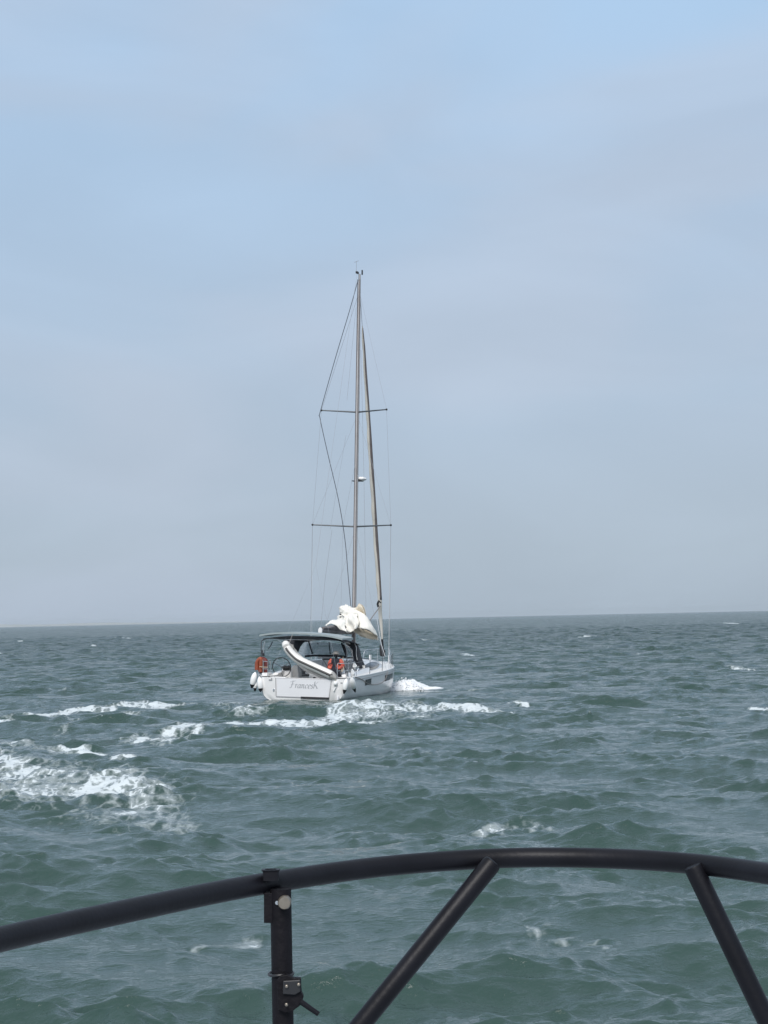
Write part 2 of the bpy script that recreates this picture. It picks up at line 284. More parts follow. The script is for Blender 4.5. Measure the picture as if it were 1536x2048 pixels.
def sea_material():
    m = bpy.data.materials.new('sea_water'); m.use_nodes = True; t = m.node_tree; b = t.nodes['Principled BSDF']; A = t.nodes.new; Lk = t.links.new
    def val(x): n = A('ShaderNodeValue'); n.outputs[0].default_value = x; return n.outputs[0]
    def mth(op, a, b_=None, cl=False):
        n = A('ShaderNodeMath'); n.operation = op; n.use_clamp = cl
        for i, q in enumerate((a, b_)):
            if q is None: continue
            if isinstance(q, (int, float)): n.inputs[i].default_value = q
            else: Lk(q, n.inputs[i])
        return n.outputs[0]
    geo = A('ShaderNodeNewGeometry'); pos = geo.outputs['Position']
    def noise(scale, stretch, det=4, rough=.55, dist=0.0):
        mp_ = A('ShaderNodeMapping'); mp_.inputs['Scale'].default_value = stretch; mp_.inputs['Rotation'].default_value = (0, 0, math.radians(-14)); Lk(pos, mp_.inputs[0])
        n = A('ShaderNodeTexNoise'); n.inputs['Scale'].default_value = scale; n.inputs['Detail'].default_value = det; n.inputs['Roughness'].default_value = rough
        n.inputs['Distortion'].default_value = dist; Lk(mp_.outputs[0], n.inputs[0]); return n.outputs[0]
    at = A('ShaderNodeAttribute'); at.attribute_name = 'foam'; fo = at.outputs['Fac']
    ar = A('ShaderNodeAttribute'); ar.attribute_name = 'chop'; chop = ar.outputs['Fac']
    # foam: lace-like break-up
    n1 = noise(1.25, (.62, .20, 1), 9, .66, .25); n2 = noise(4.6, (.6, .30, 1), 6, .65, .3); n3 = noise(15, (.7, .5, 1), 3, .6)
    mpv = A('ShaderNodeMapping'); mpv.inputs['Scale'].default_value = (.62, .24, .6); Lk(pos, mpv.inputs[0])
    wv = A('ShaderNodeVectorMath'); wv.operation = 'ADD'; Lk(mpv.outputs[0], wv.inputs[0])
    nv = A('ShaderNodeTexNoise'); nv.inputs['Scale'].default_value = 2.2; nv.inputs['Detail'].default_value = 3; Lk(mpv.outputs[0], nv.inputs[0]); Lk(nv.outputs['Color'], wv.inputs[1])
    vo = A('ShaderNodeTexVoronoi'); vo.feature = 'DISTANCE_TO_EDGE'; vo.inputs['Scale'].default_value = 3.6; Lk(wv.outputs[0], vo.inputs['Vector'])
    lace = mth('MULTIPLY', mth('MINIMUM', vo.outputs['Distance'], .28), .95)      # 0 on the threads
    field = mth('ADD', mth('ADD', mth('MULTIPLY', n1, .95), mth('MULTIPLY', n2, .34)), mth('ADD', lace, mth('MULTIPLY', mth('SUBTRACT', n3, .5), .40)))
    # field centred near .68 ; threshold falls as foam attribute falls
    thr = mth('ADD', mth('MULTIPLY', fo, .84), .055)
    d = mth('SUBTRACT', thr, field)
    hard = A('ShaderNodeMapRange'); hard.interpolation_type = 'SMOOTHSTEP'; hard.inputs[1].default_value = -.04; hard.inputs[2].default_value = .12; Lk(d, hard.inputs[0])
    film = A('ShaderNodeMapRange'); film.interpolation_type = 'SMOOTHSTEP'; film.inputs[1].default_value = -.27; film.inputs[2].default_value = .05; Lk(d, film.inputs[0])
    gate = mth('MULTIPLY', fo, 4.0, True)
    hf = mth('MULTIPLY', mth('MULTIPLY', hard.outputs[0], .80), gate); ff = mth('MULTIPLY', mth('MULTIPLY', film.outputs[0], gate), .36)
    cover = mth('MAXIMUM', hf, ff)
    # water body colour: turbid, greener patches
    big = noise(.09, (1, .6, 1), 3, .5)
    cm = A('ShaderNodeMix'); cm.data_type = 'RGBA'; cm.inputs[6].default_value = (.030, .062, .053, 1); cm.inputs[7].default_value = (.042, .077, .068, 1); Lk(big, cm.inputs[0])
    fc = A('ShaderNodeMix'); fc.data_type = 'RGBA'; fc.inputs[7].default_value = (.74, .80, .82, 1); Lk(cover, fc.inputs[0]); Lk(cm.outputs[2], fc.inputs[6])
    Lk(fc.outputs[2], b.inputs['Base Color'])
    rg = mth('ADD', mth('ADD', .05, mth('MULTIPLY', chop, .10)), mth('MULTIPLY', cover, .5), True); Lk(rg, b.inputs['Roughness'])
    b.inputs['IOR'].default_value = 1.333; b.inputs['Specular IOR Level'].default_value = .40
    # ripples
    r1 = noise(2.2, (.9, .9, 1), 6, .62, .3); r2 = noise(11, (.8, 1.1, 1), 4, .6, .2); r3 = noise(.55, (.8, 1.3, 1), 5, .6, .2)
    hgt = mth('ADD', mth('ADD', mth('MULTIPLY', r1, .035), mth('MULTIPLY', r2, .030)), mth('MULTIPLY', mth('MULTIPLY', r3, chop), 3.0))
    hgt = mth('ADD', hgt, mth('MULTIPLY', cover, .03))
    bp = A('ShaderNodeBump'); bp.inputs['Strength'].default_value = .8; bp.inputs['Distance'].default_value = 1.0; Lk(hgt, bp.inputs['Height']); Lk(bp.outputs[0], b.inputs['Normal'])
    return m
SEA = sea_material()
sea = grid_object('sea', Xg+DX, Yg+DY, Z, {'foam': foam, 'chop': np.clip((Yg-20)/300, 0, 1)}, SEA)
tag(sea, 'choppy grey-green sea with white wake foam behind the yacht', None, None, 'structure')

# sea height above a point, from the same wave field (used for things that float)
SKYGREY = None
haze_me = MB().box((0, 13400, 29), (25600, 26900, 66))
hz_m = bpy.data.materials.new('sea_haze'); hz_m.use_nodes = True; ht = hz_m.node_tree; ht.nodes.remove(ht.nodes['Principled BSDF'])
pv = ht.nodes.new('ShaderNodeVolumePrincipled'); pv.inputs['Density'].default_value = 2.2e-5; pv.inputs['Color'].default_value = (.90, .97, 1, 1); pv.inputs['Anisotropy'].default_value = .2
ht.links.new(pv.outputs[0], ht.nodes['Material Output'].inputs['Volume'])
haze = haze_me.build('haze', hz_m, smooth=False); tag(haze, 'thin pale sea haze over the water', None, None, 'stuff')

# low shore, far off to the left
sh = MB(); pts = []
rngs = np.random.default_rng(3)
xs_ = np.linspace(-6900, -1560, 70)
hh = 34*np.clip((xs_[-1]-xs_)/3400, 0.0, 1)**.5*(1+.18*np.convolve(rngs.standard_normal(70+6), np.ones(7)/3, 'valid'))
hh = np.clip(hh, .6, 55)
rings = []
for x, h in zip(xs_, hh):
    rings.append([(x, 24000, -1), (x, 24080, h*.5), (x, 24240, h), (x, 24600, h*.9), (x, 25000, -1)])
sh.loft(rings, False, False)
so = sh.build('distant_shore', mat('shore_green', (.34, .36, .35), .9, var=.12, vscale=.01)); tag(so, 'low hazy shoreline far off along the left horizon', None, None, 'structure')

# ------------------------------------------------------------------ materials
M_gel = mat('white_gelcoat', (.82, .81, .80), .22, var=.03, vscale=1.5, coat=.3)
M_deck = mat('deck_white', (.76, .76, .74), .5, var=.05, vscale=4)
M_pan = mat('panel_white', (.77, .77, .785), .3, var=.025, vscale=2)
M_dark = mat('dark_gap', (.02, .02, .022), .6)
M_grey = mat('grey_line', (.33, .33, .34), .5)
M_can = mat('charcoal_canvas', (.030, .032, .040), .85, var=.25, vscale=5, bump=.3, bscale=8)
M_canb = mat('grey_canvas', (.16, .15, .15), .85, var=.2, vscale=4, bump=.4, bscale=5)
M_alu = mat('mast_alloy', (.50, .47, .455), .38, metal=.35, var=.08, vscale=2)
M_alud = mat('mast_track', (.12, .10, .10), .5)
M_ss = mat('stainless', (.62, .64, .66), .25, metal=.85)
M_ssd = mat('dark_tube', (.09, .10, .11), .4, metal=.3)
M_wire = mat('rigging_wire', (.32, .34, .37), .5)
M_wirew = mat('coated_wire', (.72, .73, .74), .5)
M_ropeD = mat('dark_rope', (.09, .10, .12), .8)
M_ropeG = mat('grey_rope', (.28, .26, .25), .8)
M_ropeB = mat('beige_rope', (.62, .52, .38), .85, bump=.4, bscale=60)
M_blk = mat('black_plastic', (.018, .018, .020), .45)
M_clear = clear_mat('clear_vinyl', (.42, .47, .53), .34)
M_fend = mat('fender_white', (.88, .88, .87), .35, var=.04, vscale=3)
M_fendk = mat('fender_black', (.012, .012, .016), .4)
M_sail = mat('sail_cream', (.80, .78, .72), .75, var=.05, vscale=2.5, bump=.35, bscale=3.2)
M_sail2 = mat('sail_shaded_cream', (.66, .58, .45), .8, var=.08, vscale=2.5, bump=.35, bscale=3.2)  # same sailcloth with the shadow on it put into a darker colour
M_uv = mat('uv_strip', (.16, .135, .13), .8, var=.2, vscale=3)
M_furl = mat('furled_cloth', (.66, .62, .55), .8, var=.12, vscale=2, bump=.3, bscale=4, stretch=(1, 1, .3))
M_pvc = mat('dinghy_white', (.74, .72, .69), .42, var=.03, vscale=3)
M_pvcg = mat('dinghy_grey', (.40, .39, .37), .5)
M_strk = mat('rub_strake', (.085, .08, .078), .6)
M_red = mat('orange_red', (.60, .12, .08), .6, var=.1, vscale=5)
M_orr = mat('faded_orange', (.27, .065, .03), .65, var=.25, vscale=6)
M_maroon = mat('maroon_cover', (.15, .035, .035), .7, var=.25, vscale=7)
M_seat = mat('grey_cushion', (.20, .20, .20), .8)
M_skin = mat('skin', (.55, .33, .24), .6)
M_navy = mat('dark_clothes', (.018, .021, .032), .85, bump=.3, bscale=12)
M_cap = mat('grey_cap', (.42, .40, .37), .8)
M_win = mat('smoked_window', (.045, .045, .048), .12, var=.1)
M_winf = mat('window_trim', (.02, .02, .02), .5)
M_let = mat('lettering_grey', (.38, .39, .41), .5)

# ------------------------------------------------------------------ yacht
yacht = empty('sailing_yacht', YM, 'white sailing yacht motoring away with furled jib, dropped mainsail and charcoal cockpit canopy', 'sailing yacht')
def interp(y, tab):
    return float(np.interp(y, [a for a, b in tab], [b for a, b in tab]))
BT = [(0, 1.56), (.10, 1.76), (.3, 1.88), (.8, 1.93), (3, 1.97), (5, 1.96), (6, 1.90), (7, 1.76), (8, 1.50), (9, 1.15), (10, .74), (10.8, .40), (11.4, .13), (11.62, .03)]
SH = [(0, .87), (3, .95), (6, 1.05), (9, 1.13), (11.6, 1.20)]
ZL = (1.0, .8, .55, .3, .12, 0.0, -.2, -.45, -.6)
def half_section(y, s):
    """points down one side; s = +-1"""
    b = interp(y, BT); sz = interp(y, SH); o = []
    t = min(max((y-5)/6.6, 0), 1)
    for q, z in enumerate((sz, sz-.03, sz*.75, sz*.5, sz*.3, .12, 0., -.2, -.42)):
        u = max(0, (sz-z)/sz)
        w = b*(1+.015*min(u, .3)-(.10+.25*t)*max(0, u-.35)**1.3)
        if z < .05: w *= (.95 if z == 0 else (.74 if z > -.3 else .35))
        if y < .4: w -= .10*max(0, u-.5)*(1-y/.4)
        o.append((s*w, y+(.06*u if y < .05 else 0), z))
    return o
ysta = [0, .04, .10, .2, .3, .5, .8, 1.5, 2.2, 3, 4, 5, 5.5, 6, 6.5, 7, 7.5, 8, 8.5, 9, 9.5, 10, 10.4, 10.8, 11.1, 11.4, 11.55, 11.62]
# round the stern corner in plan
def bt2(y): return interp(y, BT)
hull = MB(); rings = []
for y in ysta:
    R_ = half_section(y, 1); L_ = half_section(y, -1)
    rings.append(R_+[(0, y, -.55)]+L_[::-1])
hull.loft(rings, False, False)
n = len(rings[0]); hull.f.append(tuple(range(n)))
hull_o = hull.build('hull', M_gel, yacht, angle=50)
# deck with the cockpit well left open
dk = MB(); CW = 1.42
def deckz(x, y): return interp(y, SH)+.03*(1-min(1, abs(x)/max(.05, bt2(y)))**2)
ym = [v for v in ysta if v >= 4]
for a, b in zip(ym[:-1], ym[1:]):
    ra = [(u*bt2(a), a, deckz(u*bt2(a), a)) for u in np.linspace(-1, 1, 9)]; rb = [(u*bt2(b), b, deckz(u*bt2(b), b)) for u in np.linspace(-1, 1, 9)]
    dk.loft([ra, rb], False, False)
yc = [v for v in ysta if .1 <= v <= 4]
for s in (-1, 1):
    for a, b in zip(yc[:-1], yc[1:]):
        dk.loft([[(s*u, y, deckz(0, y)) for u in (CW, bt2(y))] for y in (a, b)], False, False)
dk.build('deck', M_deck, yacht)
ck = MB()
ck.loft([[(-CW, y, deckz(0, y)), (-CW, y, .42), (CW, y, .42), (CW, y, deckz(0, y))] for y in (.1, 4.0)], False, False)
ck.add([(-CW, 4, 1.3), (-CW, 4, .42), (CW, 4, .42), (CW, 4, 1.3)], [(0, 1, 2, 3)])
ck.build('cockpit', M_deck, yacht, smooth=False)
# toe rail / gunwale
for s in (-1, 1):
    MB().tube([(s*(bt2(y)-.01), y, interp(y, SH)+.02) for y in ysta if y > .2], .028, 6).build('toe_rail', M_gel, yacht)
    MB().tube([(s*(bt2(y)+.012), y, interp(y, SH)-.09) for y in ysta if .3 < y < 11.3], .012, 6).build('hull_stripe', M_grey, yacht)
# coamings
for s in (-1, 1):
    MB().loft([[(s*1.42, y, .86), (s*1.36, y, 1.0+h), (s*1.55, y, 1.02+h), (s*1.68, y, .9)] for y, h in ((.95, 0), (1.5, .06), (3, .13), (4.2, .2))], True).build('coaming', M_gel, yacht, bevel=.03)
    sb = MB().box((s*1.13, 2.95, .62), (.56, 1.9, .40)).build('bench', M_deck, yacht, bevel=.02)
    MB().box((s*1.13, 2.95, .86), (.52, 1.86, .07)).build('cushion', M_seat, yacht, bevel=.03)
    MB().box((s*1.1, .45, .66), (.60, .42, .44)).build('helm_seat', M_gel, yacht, bevel=.03)
# stern gate panel and its seams
GT = [(-1.095,0.000,0.831),(1.249,0.000,0.833),(1.134,0.000,0.094),(-1.081,0.000,0.100)]
g = [Vector(p) for p in GT]
def rake(p): return Vector((p[0], p[1]+.06*max(0, (.87-p[2])/.87), p[2]))
g = [rake(p) for p in g]; fwd = Vector((0, -1, 0))
gp = MB().prism([p+Vector((0, -.004, 0)) for p in g], (0, -.014, 0)).build('stern_gate', M_pan, yacht, smooth=False, bevel=.004)
def seam(a, b, w, m, y=-.010, name='gate_seam'):
    a = Vector(a)+Vector((0, y, 0)); b = Vector(b)+Vector((0, y, 0)); d = (b-a).normalized(); nrm = Vector((0, -1, 0)).cross(d).normalized()*w
    return MB().prism([a-nrm, b-nrm, b+nrm, a+nrm], (0, -.012, 0)).build(name, m, gp, smooth=False)
cg = sum(g, Vector())/4
ge = [p+(p-cg).normalized()*.035 for p in g]
seam(ge[0], ge[3], .011, M_grey); seam(ge[1], ge[2], .008, M_grey); seam(ge[3], ge[2], .016, M_grey); seam(ge[0], ge[1], .005, M_grey)
mid = ge[3].lerp(ge[2], .47)+Vector((0, 0, -.01)); seam(mid, ge[2]+Vector((0, 0, -.01)), .042, M_dark, -.022, 'step_slot')
# name in sloping letters, cut as thick-and-thin pen strokes
LET = {'F': [.84, [[(.40, 1), (.33, .6), (.24, .15), (.12, 0), (.0, .06)], [(.02, .82), (.10, .95), (.3, 1), (.6, 1.), (.86, 1.06)], [(.16, .52), (.4, .55), (.62, .58)]]],
       'r': [.42, [[(0, .44), (.1, .55), (.08, .02)], [(.08, .34), (.2, .52), (.34, .5)]]],
       'a': [.60, [[(.40, .46), (.22, .54), (.04, .34), (.04, .1), (.16, 0), (.32, .12), (.42, .5)], [(.42, .52), (.38, .1), (.46, 0), (.56, .1)]]],
       'n': [.62, [[(0, .44), (.1, .55), (.08, .02)], [(.08, .32), (.26, .53), (.38, .46), (.36, .1), (.44, 0), (.54, .1)]]],
       'c': [.46, [[(.38, .44), (.22, .54), (.04, .34), (.06, .08), (.2, 0), (.4, .12)]]],
       'e': [.46, [[(.06, .24), (.34, .34), (.34, .48), (.2, .54), (.04, .34), (.06, .08), (.2, 0), (.4, .12)]]],
       's': [.42, [[(.34, .48), (.2, .54), (.08, .42), (.3, .16), (.2, 0), (.02, .06)]]],
       'K': [.74, [[(.16, 1), (.12, .5), (.06, 0)], [(.68, 1), (.4, .72), (.14, .5)], [(.2, .54), (.44, .3), (.6, .04), (.74, .02)]]]}
lm = None; cx = 0.0; tot = sum(LET[c][0] for c in 'FrancesK'); x0, z0, wx, hz = -.515, .46, 1.20/tot, .28
for c in 'FrancesK':
    mb = MB()
    for st in LET[c][1]:
        pp = smooth_path([(p[0], 0, p[1]) for p in st], 5); nib = Vector((.020, 0, .011))
        w = [Vector((x0+(cx+p.x+.16*p.z)*wx, 0, z0+p.z*hz)) for p in pp]
        w = [rake(q)+Vector((0, -.021, 0)) for q in w]
        mb.loft([[q-nib, q+nib, q+nib+Vector((0, -.003, 0)), q-nib+Vector((0, -.003, 0))] for q in w])
    mb.build('letter', M_let, gp, smooth=False)
    cx += LET[c][0]
# small fittings on the transom
for p in [(-1.376,0.000,0.763)]: MB().box(rake(p)+Vector((0, -.01, 0)), (.10, .03, .05)).build('stern_socket', M_grey, yacht); MB().box(rake(p)+Vector((.07, -.01, .03)), (.05, .03, .10)).build('stern_socket', M_grey, yacht)
for p in [(-1.216,0.000,0.350)]: MB().box(rake(p)+Vector((0, -.01, 0)), (.07, .03, .10)).build('vent_plate', M_ss, yacht, bevel=.01)
for p in [(1.655,0.000,0.713)]: MB().box((p[0]+.02, .06, p[2]), (.08, .03, .05)).build('stern_socket', M_grey, yacht)
for p in [(1.560,0.000,0.046)]: MB().box((p[0], -.02, p[2]+.06), (.08, .08, .16)).build('drain_fitting', M_pan, yacht, bevel=.01)
# hull windows, on the real hull side
def side_pt(y, z, s=1, out=.006):
    h = half_section(y, s); zz = [q[2] for q in h][::-1]; xx = [q[0] for q in h][::-1]
    return Vector((float(np.interp(z, zz, xx))+s*out, y, z))
def side_window(y0, y1, z0a, z1a, z0b, z1b):
    def strip(k, o1, o2, nm, m, par):
        cz0, cz1 = (z0a+z1a)/2, (z0b+z1b)/2; ca = (y0+y1)/2; rings = []
        for q in range(9):
            t = q/8; y = ca+(y0+(y1-y0)*t-ca)*k; c = cz0+(cz1-cz0)*t; h = ((z1a-z0a)*(1-t)+(z1b-z0b)*t)/2*k
            rings.append([side_pt(y, c-h, 1, o1), side_pt(y, c-h, 1, o2), side_pt(y, c+h, 1, o2), side_pt(y, c+h, 1, o1)])
        return MB().loft(rings).build(nm, m, par, smooth=False)
    fr = strip(1, -.01, .016, 'hull_window', M_winf, yacht); strip(.84, .0, .021, 'pane', M_win, fr)
WIN = [(1.980,2.245,0.753),(1.980,3.007,0.695),(1.980,2.258,0.494),(1.980,3.014,0.549),(1.980,5.100,0.886),(1.980,5.871,0.936),(1.980,5.114,0.630),(1.980,5.882,0.720)]
side_window(WIN[0][1]+.1, WIN[1][1]+.1, .53, .77, .57, .80)
side_window(5.15, 6.75, .60, .86, .68, .90)
# coachroof
cr_ = MB(); crs = []
for y, w, h in ((3.9, 1.28, .50), (4.6, 1.27, .50), (5.5, 1.22, .47), (6.5, 1.12, .42), (7.5, .95, .34), (8.4, .74, .24), (9.2, .48, .10), (9.6, .3, .02)):
    z = interp(y, SH); crs.append([(-w-.12, y, z), (-w, y, z+h*.62), (-w*.86, y, z+h*.93), (-w*.4, y, z+h*1.02), (0, y, z+h*1.05), (w*.4, y, z+h*1.02), (w*.86, y, z+h*.93), (w, y, z+h*.62), (w+.12, y, z)])
cr_.loft(crs, False, False); cr_.f.append(tuple(range(9))); cr_.build('coachroof', M_gel, yacht, angle=60)
for s in (-1, 1):
    up_, lo_ = [], []
    for k in range(13):
        t = k/12; y = 4.0+3.4*t; w = float(np.interp(y, [3.9, 4.6, 5.5, 6.5, 7.5], [1.28, 1.27, 1.22, 1.12, .95])); h = float(np.interp(y, [3.9, 5.5, 6.5, 7.5], [.5, .47, .42, .34])); z = interp(y, SH)
        e = math.sin(math.pi*min(1, t*.98+.03))**.55; cz = h*(.36+.10*t)
        for lst, q in ((up_, cz+.19*e*h/.5), (lo_, cz-.15*e*h/.5)):
            f_ = q/(h*.62); lst.append((s*(w+.12*(1-f_)+.012), y, z+q))
    m_ = MB(); m_.loft([lo_, up_], False, False); m_.build('cabin_window', M_win, yacht, solid=.012)
# hatches on the coachroof
for y, z in ((6.0, .50), (8.0, .33)):
    hm = MB().box((0, y, interp(y, SH)+z+.0), (.55, .5, .05)).build('deck_hatch', M_winf, yacht, bevel=.01)

# --- rig (mast near y 6.8)
MY = 6.78
def mast_ring(z, a, b): return [(a*math.cos(2*math.pi*j/14), MY+b*math.sin(2*math.pi*j/14), z) for j in range(14)]
mast = MB().loft([mast_ring(1.45, .085, .125), mast_ring(5, .085, .125), mast_ring(14, .082, .12), mast_ring(16.8, .065, .10), mast_ring(18.45, .05, .075)]).build('mast', M_alu, yacht)
for s in (-1, 1): MB().box((s*.05, MY-.105, 9.9), (.02, .035, 16.6)).build('mast_track', M_alud, mast, smooth=False)
MB().box((-.03, MY-.25, 18.48), (.09, .24, .10)).build('masthead_crane', M_blk, mast, bevel=.02)
MB().box((.07, MY+.15, 18.55), (.05, .10, .22)).build('masthead_light', M_blk, mast, bevel=.02)
mw = MB(); mw.tube([(-.06, MY-.3, 18.5), (-.06, MY-.3, 18.98)], .009, 5); mw.tube([(-.16, MY-.3, 18.93), (.04, MY-.3, 19.0)], .01, 5); mw.build('wind_vane', M_wire, mast)
# radar dome on its bracket
rb = MB().box((-.02, MY+.24, 9.30), (.44, .36, .035)).build('radar_bracket', M_blk, mast)
rd = MB().ell((.13, MY+.3, 9.40), (.24, .24, .10), 16, 8).build('radar_dome', M_gel, mast)
SP = []
for z, hw, sw in ((12.33, 1.50, .52), (7.28, 1.80, .60)):
    pl, pr = (-hw, MY-sw, z+.05), (hw, MY-sw, z+.05)
    for q in (pl, pr):
        s_ = MB().tube([(0, MY, z), q], [.038, .026], 8).build('spreader', M_ssd, mast); MB().ell(q, (.05, .05, .05), 8, 6).build('spreader_tip', M_blk, s_)
    SP.append((pl, pr))
CHL, CHR = (-1.82, MY-.55, 1.05), (1.80, MY-.55, 1.05)
for i, ch in ((0, CHL), (1, CHR)):
    MB().tube([(0, MY, 17.7), SP[0][i]], .008 if i == 0 else .005, 5).build('shroud', M_wire, yacht)
    MB().tube([SP[0][i], SP[1][i]], .006, 5).build('shroud', M_wire, yacht)
    MB().tube([SP[1][i], ch], .011, 5).build('shroud', M_wire, yacht)
    MB().tube([(0, MY, 12.2), SP[1][i]], .005, 5).build('shroud', M_wire, yacht)
    MB().tube([(0, MY, 7.2), (ch[0]*.93, ch[1], ch[2])], .005, 5).build('shroud', M_wire, yacht)
    MB().tube([SP[1][i], (ch[0]*.97, ch[1]+.06, ch[2]+.02)], .004, 5).build('flag_halyard', M_wirew, yacht)
# split backstay
MB().tube([(0, MY-.35, 18.45), (0, 1.5, 5.5)], .006, 5).build('backstay', M_wire, yacht)
for s in (-1, 1): MB().tube([(0, 1.5, 5.5), (s*1.45, .25, .95)], .0035, 5).build('backstay', M_wire, yacht)
# halyard snagged round the port upper spreader
hal = smooth_path([(0.084,6.300,18.113),(-0.264,6.300,16.841),(-0.878,6.300,14.777),(-1.557,6.300,12.355),(-1.575,6.300,12.046),(-1.199,6.300,10.519),(-0.653,6.300,8.427),(-0.324,6.300,6.673),(-0.133,6.300,4.924),(0.002,6.300,3.747)], 5)
MB().tube(hal, .017, 6).build('snagged_halyard', M_ropeD, yacht)
for a, b in (([(0.077,6.100,16.869),(-0.270,6.100,12.804)], .006), ([(0.073,5.000,11.173),(-0.585,5.000,7.063)], .005), ([(-0.158,4.000,7.029),(-0.436,4.000,4.893),(-0.601,4.000,2.716)], .007),
             ([(0.017,6.500,9.976),(-0.493,6.500,7.337),(-0.524,6.500,3.717)], .005), ([(0.081,6.900,15.095),(0.315,6.900,9.339),(0.500,6.900,3.733)], .007)):
    MB().tube(a, b, 5).build('lazy_line', M_wire, yacht)
# forestay and furled jib
FS0, FS1 = Vector((0, 11.25, 1.30)), Vector((0, MY+.12, 17.6))
fs = lambda t: FS0.lerp(FS1, t)
MB().tube([fs(0), fs(1)], .012, 6).build('forestay', M_wire, yacht)
jib = MB(); P_ = []; R_ = []
for k in range(64):
    t = .055+.86*k/63; p = fs(t)
    base = float(np.interp(t, [.055, .10, .15, .18, .3, .6, .86, .915], [.035, .075, .10, .095, .105, .095, .06, .02]))
    P_.append(p+Vector((.012*math.sin(k*.9), .012*math.cos(k*1.3), 0))); R_.append(base*(1+.05*math.sin(k*1.7)))
jo = jib.tube(P_, R_, 14).build('furled_jib', M_furl, yacht)
uv = MB(); U0 = []; U1 = []
for k in range(60):
    t = .17+.74*k/59; p = fs(t); r = float(np.interp(t, [.17, .3, .6, .86, .915], [.098, .108, .098, .062, .022])); rr = []
    for j in range(7):
        a = math.radians(-44+13*j+12*math.sin(k*.35))-.35; rr.append(p+Vector((math.cos(a)*(r+.012), math.sin(a)*(r+.012), 0)))
    U0.append(rr)
uv.loft(U0, False, False); uv.build('sun_strip', M_uv, jo, solid=.006)
cw_ = MB()
cw_.tube([(0.047,10.200,3.996),(0.001,10.200,3.881),(0.039,10.200,3.745)], .05, 8); cw_.tube([(0.046,10.200,4.041),(0.167,10.200,3.929)], .03, 6)
cw_.build('clew_block', M_blk, yacht)
MB().tube([(0.146,10.200,3.792),(-0.158,10.200,3.401),(-0.368,10.200,3.101)], .022, 6).build('jib_sheet', M_ropeG, yacht)
MB().tube([(-0.043,10.300,3.197),(0.061,10.300,2.653),(0.191,10.300,2.019),(0.365,10.300,1.524)], .012, 6).build('jib_sheet', M_wirew, yacht)
MB().tube([fs(.012), fs(.028), fs(.03), fs(.06)], [.10, .12, .06, .05], 12).build('furling_drum', M_blk, yacht)
MB().tube([(0.075,10.600,2.011),(0.103,10.600,1.738),(0.083,10.600,1.510)], [.07, .10, .06], 10).build('furler_bag', M_blk, yacht)
# boom with stack pack
bz = lambda y: float(np.interp(y, [2.2, 6.6], [2.75, 2.66]))
boom = MB().loft([[(.07*math.cos(2*math.pi*j/12), y, bz(y)+.11*math.sin(2*math.pi*j/12)) for j in range(12)] for y in (2.25, 4, 6.6)]).build('boom', M_canb, yacht)
MB().loft([[(.085*math.cos(2*math.pi*j/12), y, bz(y)+.15*math.sin(2*math.pi*j/12)) for j in range(12)] for y in (2.18, 2.26)]).build('boom_end', M_gel, boom)
pk = MB(); rr = []
for k in range(22):
    t = k/21; y = 2.5+4.0*t; w = .09+.05*math.sin(t*3)+.012*math.sin(k*2.1); h = .06+.12*min(1, t*2.5)+.02*math.sin(k*1.4)
    rr.append([(w*math.cos(a)*(1 if math.sin(a) > 0 else .8), y, bz(y)+.10+h*max(-.25, math.sin(a))) for a in np.linspace(0, 2*math.pi, 13)[:-1]])
pk.loft(rr); pk.build('sail_bag', M_canb, yacht)
MB().tube([(0, MY-.1, 2.66), (0, MY-.02, 1.6)], .07, 8).build('mast_collar', M_alud, yacht)
MB().tube([(0, 5.0, 2.55), (0, 6.6, 1.75)], .035, 8).build('boom_vang', M_alu, yacht)

# --- dropped mainsail, heaped on the boom
def cloth(name, m, rows, sub=1, amp=.03, fr=6.0, seed=1, closed=False, parent=None):
    """rows: list of polylines (all same length) -> wrinkled sheet"""
    mb = MB(); R2 = [smooth_path(r, 5, closed) for r in rows]
    cols = list(zip(*R2)); cols = [smooth_path(c, 5) for c in cols]; rings = list(zip(*cols))
    from mathutils import noise as mn
    out_ = []
    for r in rings:
        out_.append([p+Vector((mn.noise(p*fr+Vector((seed, 0, 0))), mn.noise(p*fr+Vector((0, seed, 9))), mn.noise(p*fr+Vector((5, 2, seed)))))*amp+
                     Vector((0, 1, 0))*abs(mn.noise(Vector((p.x*3.2+p.z*1.6, 0, seed))))*amp*2.2+Vector((.2, -1, .4))*(1-abs(mn.noise(Vector((p.x*7+p.z*3, p.y*3, seed)))*2.2))**3*amp*.5 for p in r])
    mb.loft(out_, closed, False)
    return mb.build(name, m, parent, solid=.012, angle=180)
main = bpy.data.objects.new('mainsail', None); COL.objects.link(main); main.parent = yacht
